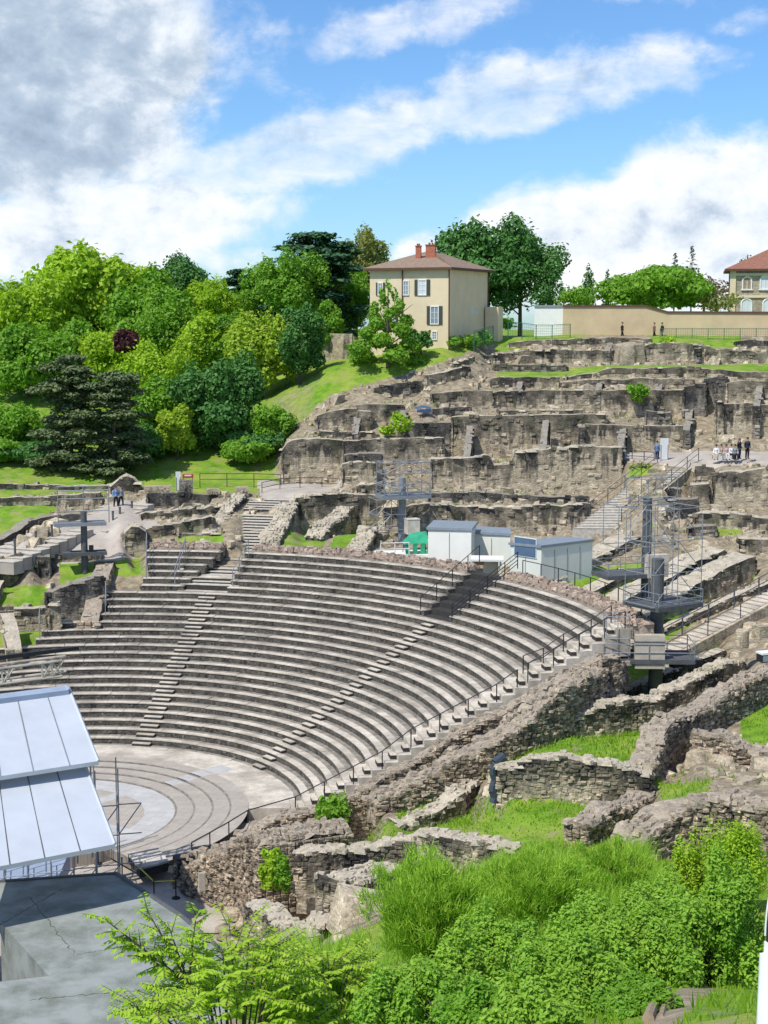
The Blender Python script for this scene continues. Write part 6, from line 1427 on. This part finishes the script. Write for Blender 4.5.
class WN:
    def n(s, ty, **k):
        q = nt.nodes.new(ty)
        for a, v in k.items(): setattr(q, a, v)
        return q
    def l(s, a, b): nt.links.new(a, b)
    def m(s, op, a, b=0., c=None):
        q = s.n('ShaderNodeMath', operation=op)
        for i, v in enumerate((a, b) if c is None else (a, b, c)):
            if hasattr(v, 'node'): s.l(v, q.inputs[i])
            else: q.inputs[i].default_value = v
        return q.outputs[0]
k = WN()
tc = k.n('ShaderNodeTexCoord'); sp = k.n('ShaderNodeSeparateXYZ'); k.l(tc.outputs['Generated'], sp.inputs[0])
azn = k.m('ARCTAN2', sp.outputs[0], sp.outputs[1]); el = k.m('ARCSINE', sp.outputs[2])
U = k.m('SUBTRACT', azn, YAW)
cb = k.n('ShaderNodeCombineXYZ'); k.l(U, cb.inputs[0]); k.l(el, cb.inputs[1])
def fbm(scale, off, detail=8, stretch=(1, 1.5, 1), dist=0.0, rough=.55):
    mp = k.n('ShaderNodeMapping'); mp.inputs['Scale'].default_value = stretch; mp.inputs['Location'].default_value = off; k.l(cb.outputs[0], mp.inputs[0])
    q = k.n('ShaderNodeTexNoise'); q.inputs['Scale'].default_value = scale; q.inputs['Detail'].default_value = detail; q.inputs['Distortion'].default_value = dist; q.inputs['Roughness'].default_value = rough
    k.l(mp.outputs[0], q.inputs['Vector']); return q.outputs['Fac']
def blob(px, py, a, b_, ang, amp):
    cx, cy = (px-384)/FPX, (317-py)/FPX; t = rad(ang)
    dx = k.m('SUBTRACT', U, cx); dy = k.m('SUBTRACT', el, cy)
    x = k.m('ADD', k.m('MULTIPLY', dx, cos(t)*FPX/a), k.m('MULTIPLY', dy, sin(t)*FPX/a))
    y = k.m('ADD', k.m('MULTIPLY', dx, -sin(t)*FPX/b_), k.m('MULTIPLY', dy, cos(t)*FPX/b_))
    d2 = k.m('ADD', k.m('MULTIPLY', x, x), k.m('MULTIPLY', y, y))
    return k.m('MULTIPLY', k.m('DIVIDE', 1.0, k.m('ADD', 1.0, k.m('POWER', d2, 1.6))), amp)
def total(L):
    s = L[0]
    for q in L[1:]: s = k.m('MAXIMUM', s, q)
    return s
grey = blob(30, 75, 170, 125, -10, 1.5)
cum = total([blob(90, 235, 190, 55, 8, 1.), blob(700, 235, 170, 78, 8, 1.35), blob(540, 240, 130, 44, 12, 1.2), blob(430, 245, 60, 22, 20, .8), blob(240, 262, 60, 22, 0, .6)])
band = total([blob(310, 155, 210, 34, 12, 1.0), blob(500, 108, 190, 36, 9, .95), blob(150, 170, 90, 60, 30, .8)])
wisp = total([blob(440, 30, 120, 26, 12, .62), blob(735, 45, 50, 14, 5, .55), blob(340, 55, 40, 20, 30, .55), blob(620, 5, 90, 22, -5, .55), blob(200, 40, 50, 14, 10, .45)])
sh = total([grey, cum, band, wisp])
outside = k.m('MULTIPLY', k.m('SMOOTH_MIN', k.m('MULTIPLY', k.m('ABSOLUTE', U), 3.0), 1.0, .2), 0.0)
n1 = fbm(9, (3, 1, 0), 12, (1, 1.5, 1), .15, .62); n2 = fbm(26, (7, 2, 0), 10, (1, 1.2, 1), .2, .62)
bandonly = k.m('MAXIMUM', band, wisp); solid = k.m('MAXIMUM', grey, cum)
dens = k.m('ADD', sh, k.m('MULTIPLY', k.m('SUBTRACT', n1, .5), 1.5)); dens = k.m('ADD', dens, k.m('MULTIPLY', k.m('SUBTRACT', n2, .5), .75))
# elsewhere in the sky: scattered clouds
far_ = k.m('GREATER_THAN', k.m('ABSOLUTE', U), .3)
ng = fbm(3.2, (1, 5, 0), 9, (1, 2, 1), .2)
mr = k.n('ShaderNodeMapRange'); mr.interpolation_type = 'SMOOTHSTEP'; mr.inputs[1].default_value = .38; mr.inputs[2].default_value = .80; k.l(dens, mr.inputs[0])
mg = k.n('ShaderNodeMapRange'); mg.interpolation_type = 'SMOOTHSTEP'; mg.inputs[1].default_value = .5; mg.inputs[2].default_value = .68; k.l(ng, mg.inputs[0])
fo = k.n('ShaderNodeMapRange'); fo.interpolation_type = 'SMOOTHSTEP'; fo.inputs[1].default_value = .28; fo.inputs[2].default_value = .5; k.l(k.m('ABSOLUTE', U), fo.inputs[0])
fe = k.n('ShaderNodeMapRange'); fe.interpolation_type = 'SMOOTHSTEP'; fe.inputs[1].default_value = .25; fe.inputs[2].default_value = .4; k.l(el, fe.inputs[0])
fm = k.m('MAXIMUM', fo.outputs[0], fe.outputs[0])
so_ = k.n('ShaderNodeMapRange'); so_.interpolation_type = 'SMOOTHSTEP'; so_.inputs[1].default_value = .25; so_.inputs[2].default_value = .75; k.l(solid, so_.inputs[0])
stre = fbm(16, (2, 9, 0), 10, (1, 2.6, 1), .6, .65)
thin = k.m('MULTIPLY_ADD', stre, 1.5, -.12); th_ = k.n('ShaderNodeClamp'); k.l(thin, th_.inputs[0]); th_.inputs[1].default_value = .1; th_.inputs[2].default_value = .92
opa = k.m('MAXIMUM', so_.outputs[0], th_.outputs[0])
mask = k.m('ADD', k.m('MULTIPLY', k.m('MULTIPLY', mr.outputs[0], opa), k.m('SUBTRACT', 1.0, fm)), k.m('MULTIPLY', mg.outputs[0], fm))
# lit edges and grey bellies: density compared with the density towards the sun
n1b = fbm(9, (3-.012, 1+.03, 0), 12, (1, 1.5, 1), .15, .62); n2b = fbm(26, (7-.008, 2+.012, 0), 10, (1, 1.2, 1), .2, .62)
lit = k.m('ADD', k.m('MULTIPLY', k.m('SUBTRACT', n1, n1b), 1.3), k.m('MULTIPLY', k.m('SUBTRACT', n2, n2b), .7))
body = k.m('MULTIPLY', k.m('SUBTRACT', dens, .75), .16)
val = k.m('SUBTRACT', k.m('ADD', .86, lit), body)
gg = k.m('MULTIPLY', k.m('MULTIPLY', grey, k.m('ADD', n1, .3)), .30); val = k.m('SUBTRACT', val, gg); 
val = k.n('ShaderNodeClamp'); 
vv = k.m('SUBTRACT', k.m('ADD', .95, lit), k.m('ADD', body, gg)); k.l(vv, val.inputs[0]); val.inputs[1].default_value = .38; val.inputs[2].default_value = 1.0
rp = k.n('ShaderNodeValToRGB'); e = rp.color_ramp.elements
e[0].position = .2; e[0].color = (.20, .30, .43, 1); e[1].position = 1.0; e[1].color = (1, 1, 1, 1); q = e.new(.6); q.color = (.50, .60, .72, 1); q = e.new(.82); q.color = (.84, .90, .96, 1)
k.l(val.outputs[0], rp.inputs[0])
cl = k.n('ShaderNodeMix', data_type='RGBA', blend_type='MULTIPLY'); cl.inputs[0].default_value = 1; k.l(rp.outputs[0], cl.inputs[6]); cl.inputs[7].default_value = (6.7, 6.75, 6.9, 1)
mx = k.n('ShaderNodeMix', data_type='RGBA'); k.l(mask, mx.inputs[0])
sk = k.n('ShaderNodeMix', data_type='RGBA', blend_type='MULTIPLY'); sk.inputs[0].default_value = 1; k.l(sky.outputs[0], sk.inputs[6]); sk.inputs[7].default_value = (.52, .74, .98, 1)
k.l(sk.outputs[2], mx.inputs[6]); k.l(cl.outputs[2], mx.inputs[7]); k.l(mx.outputs[2], bg.inputs[0])
vs = scene.view_settings; vs.view_transform = 'Standard'; vs.look = 'None'; vs.exposure = 0.17; vs.gamma = 1
scene.render.resolution_x = 768; scene.render.resolution_y = 1024
scene.render.engine = 'CYCLES'
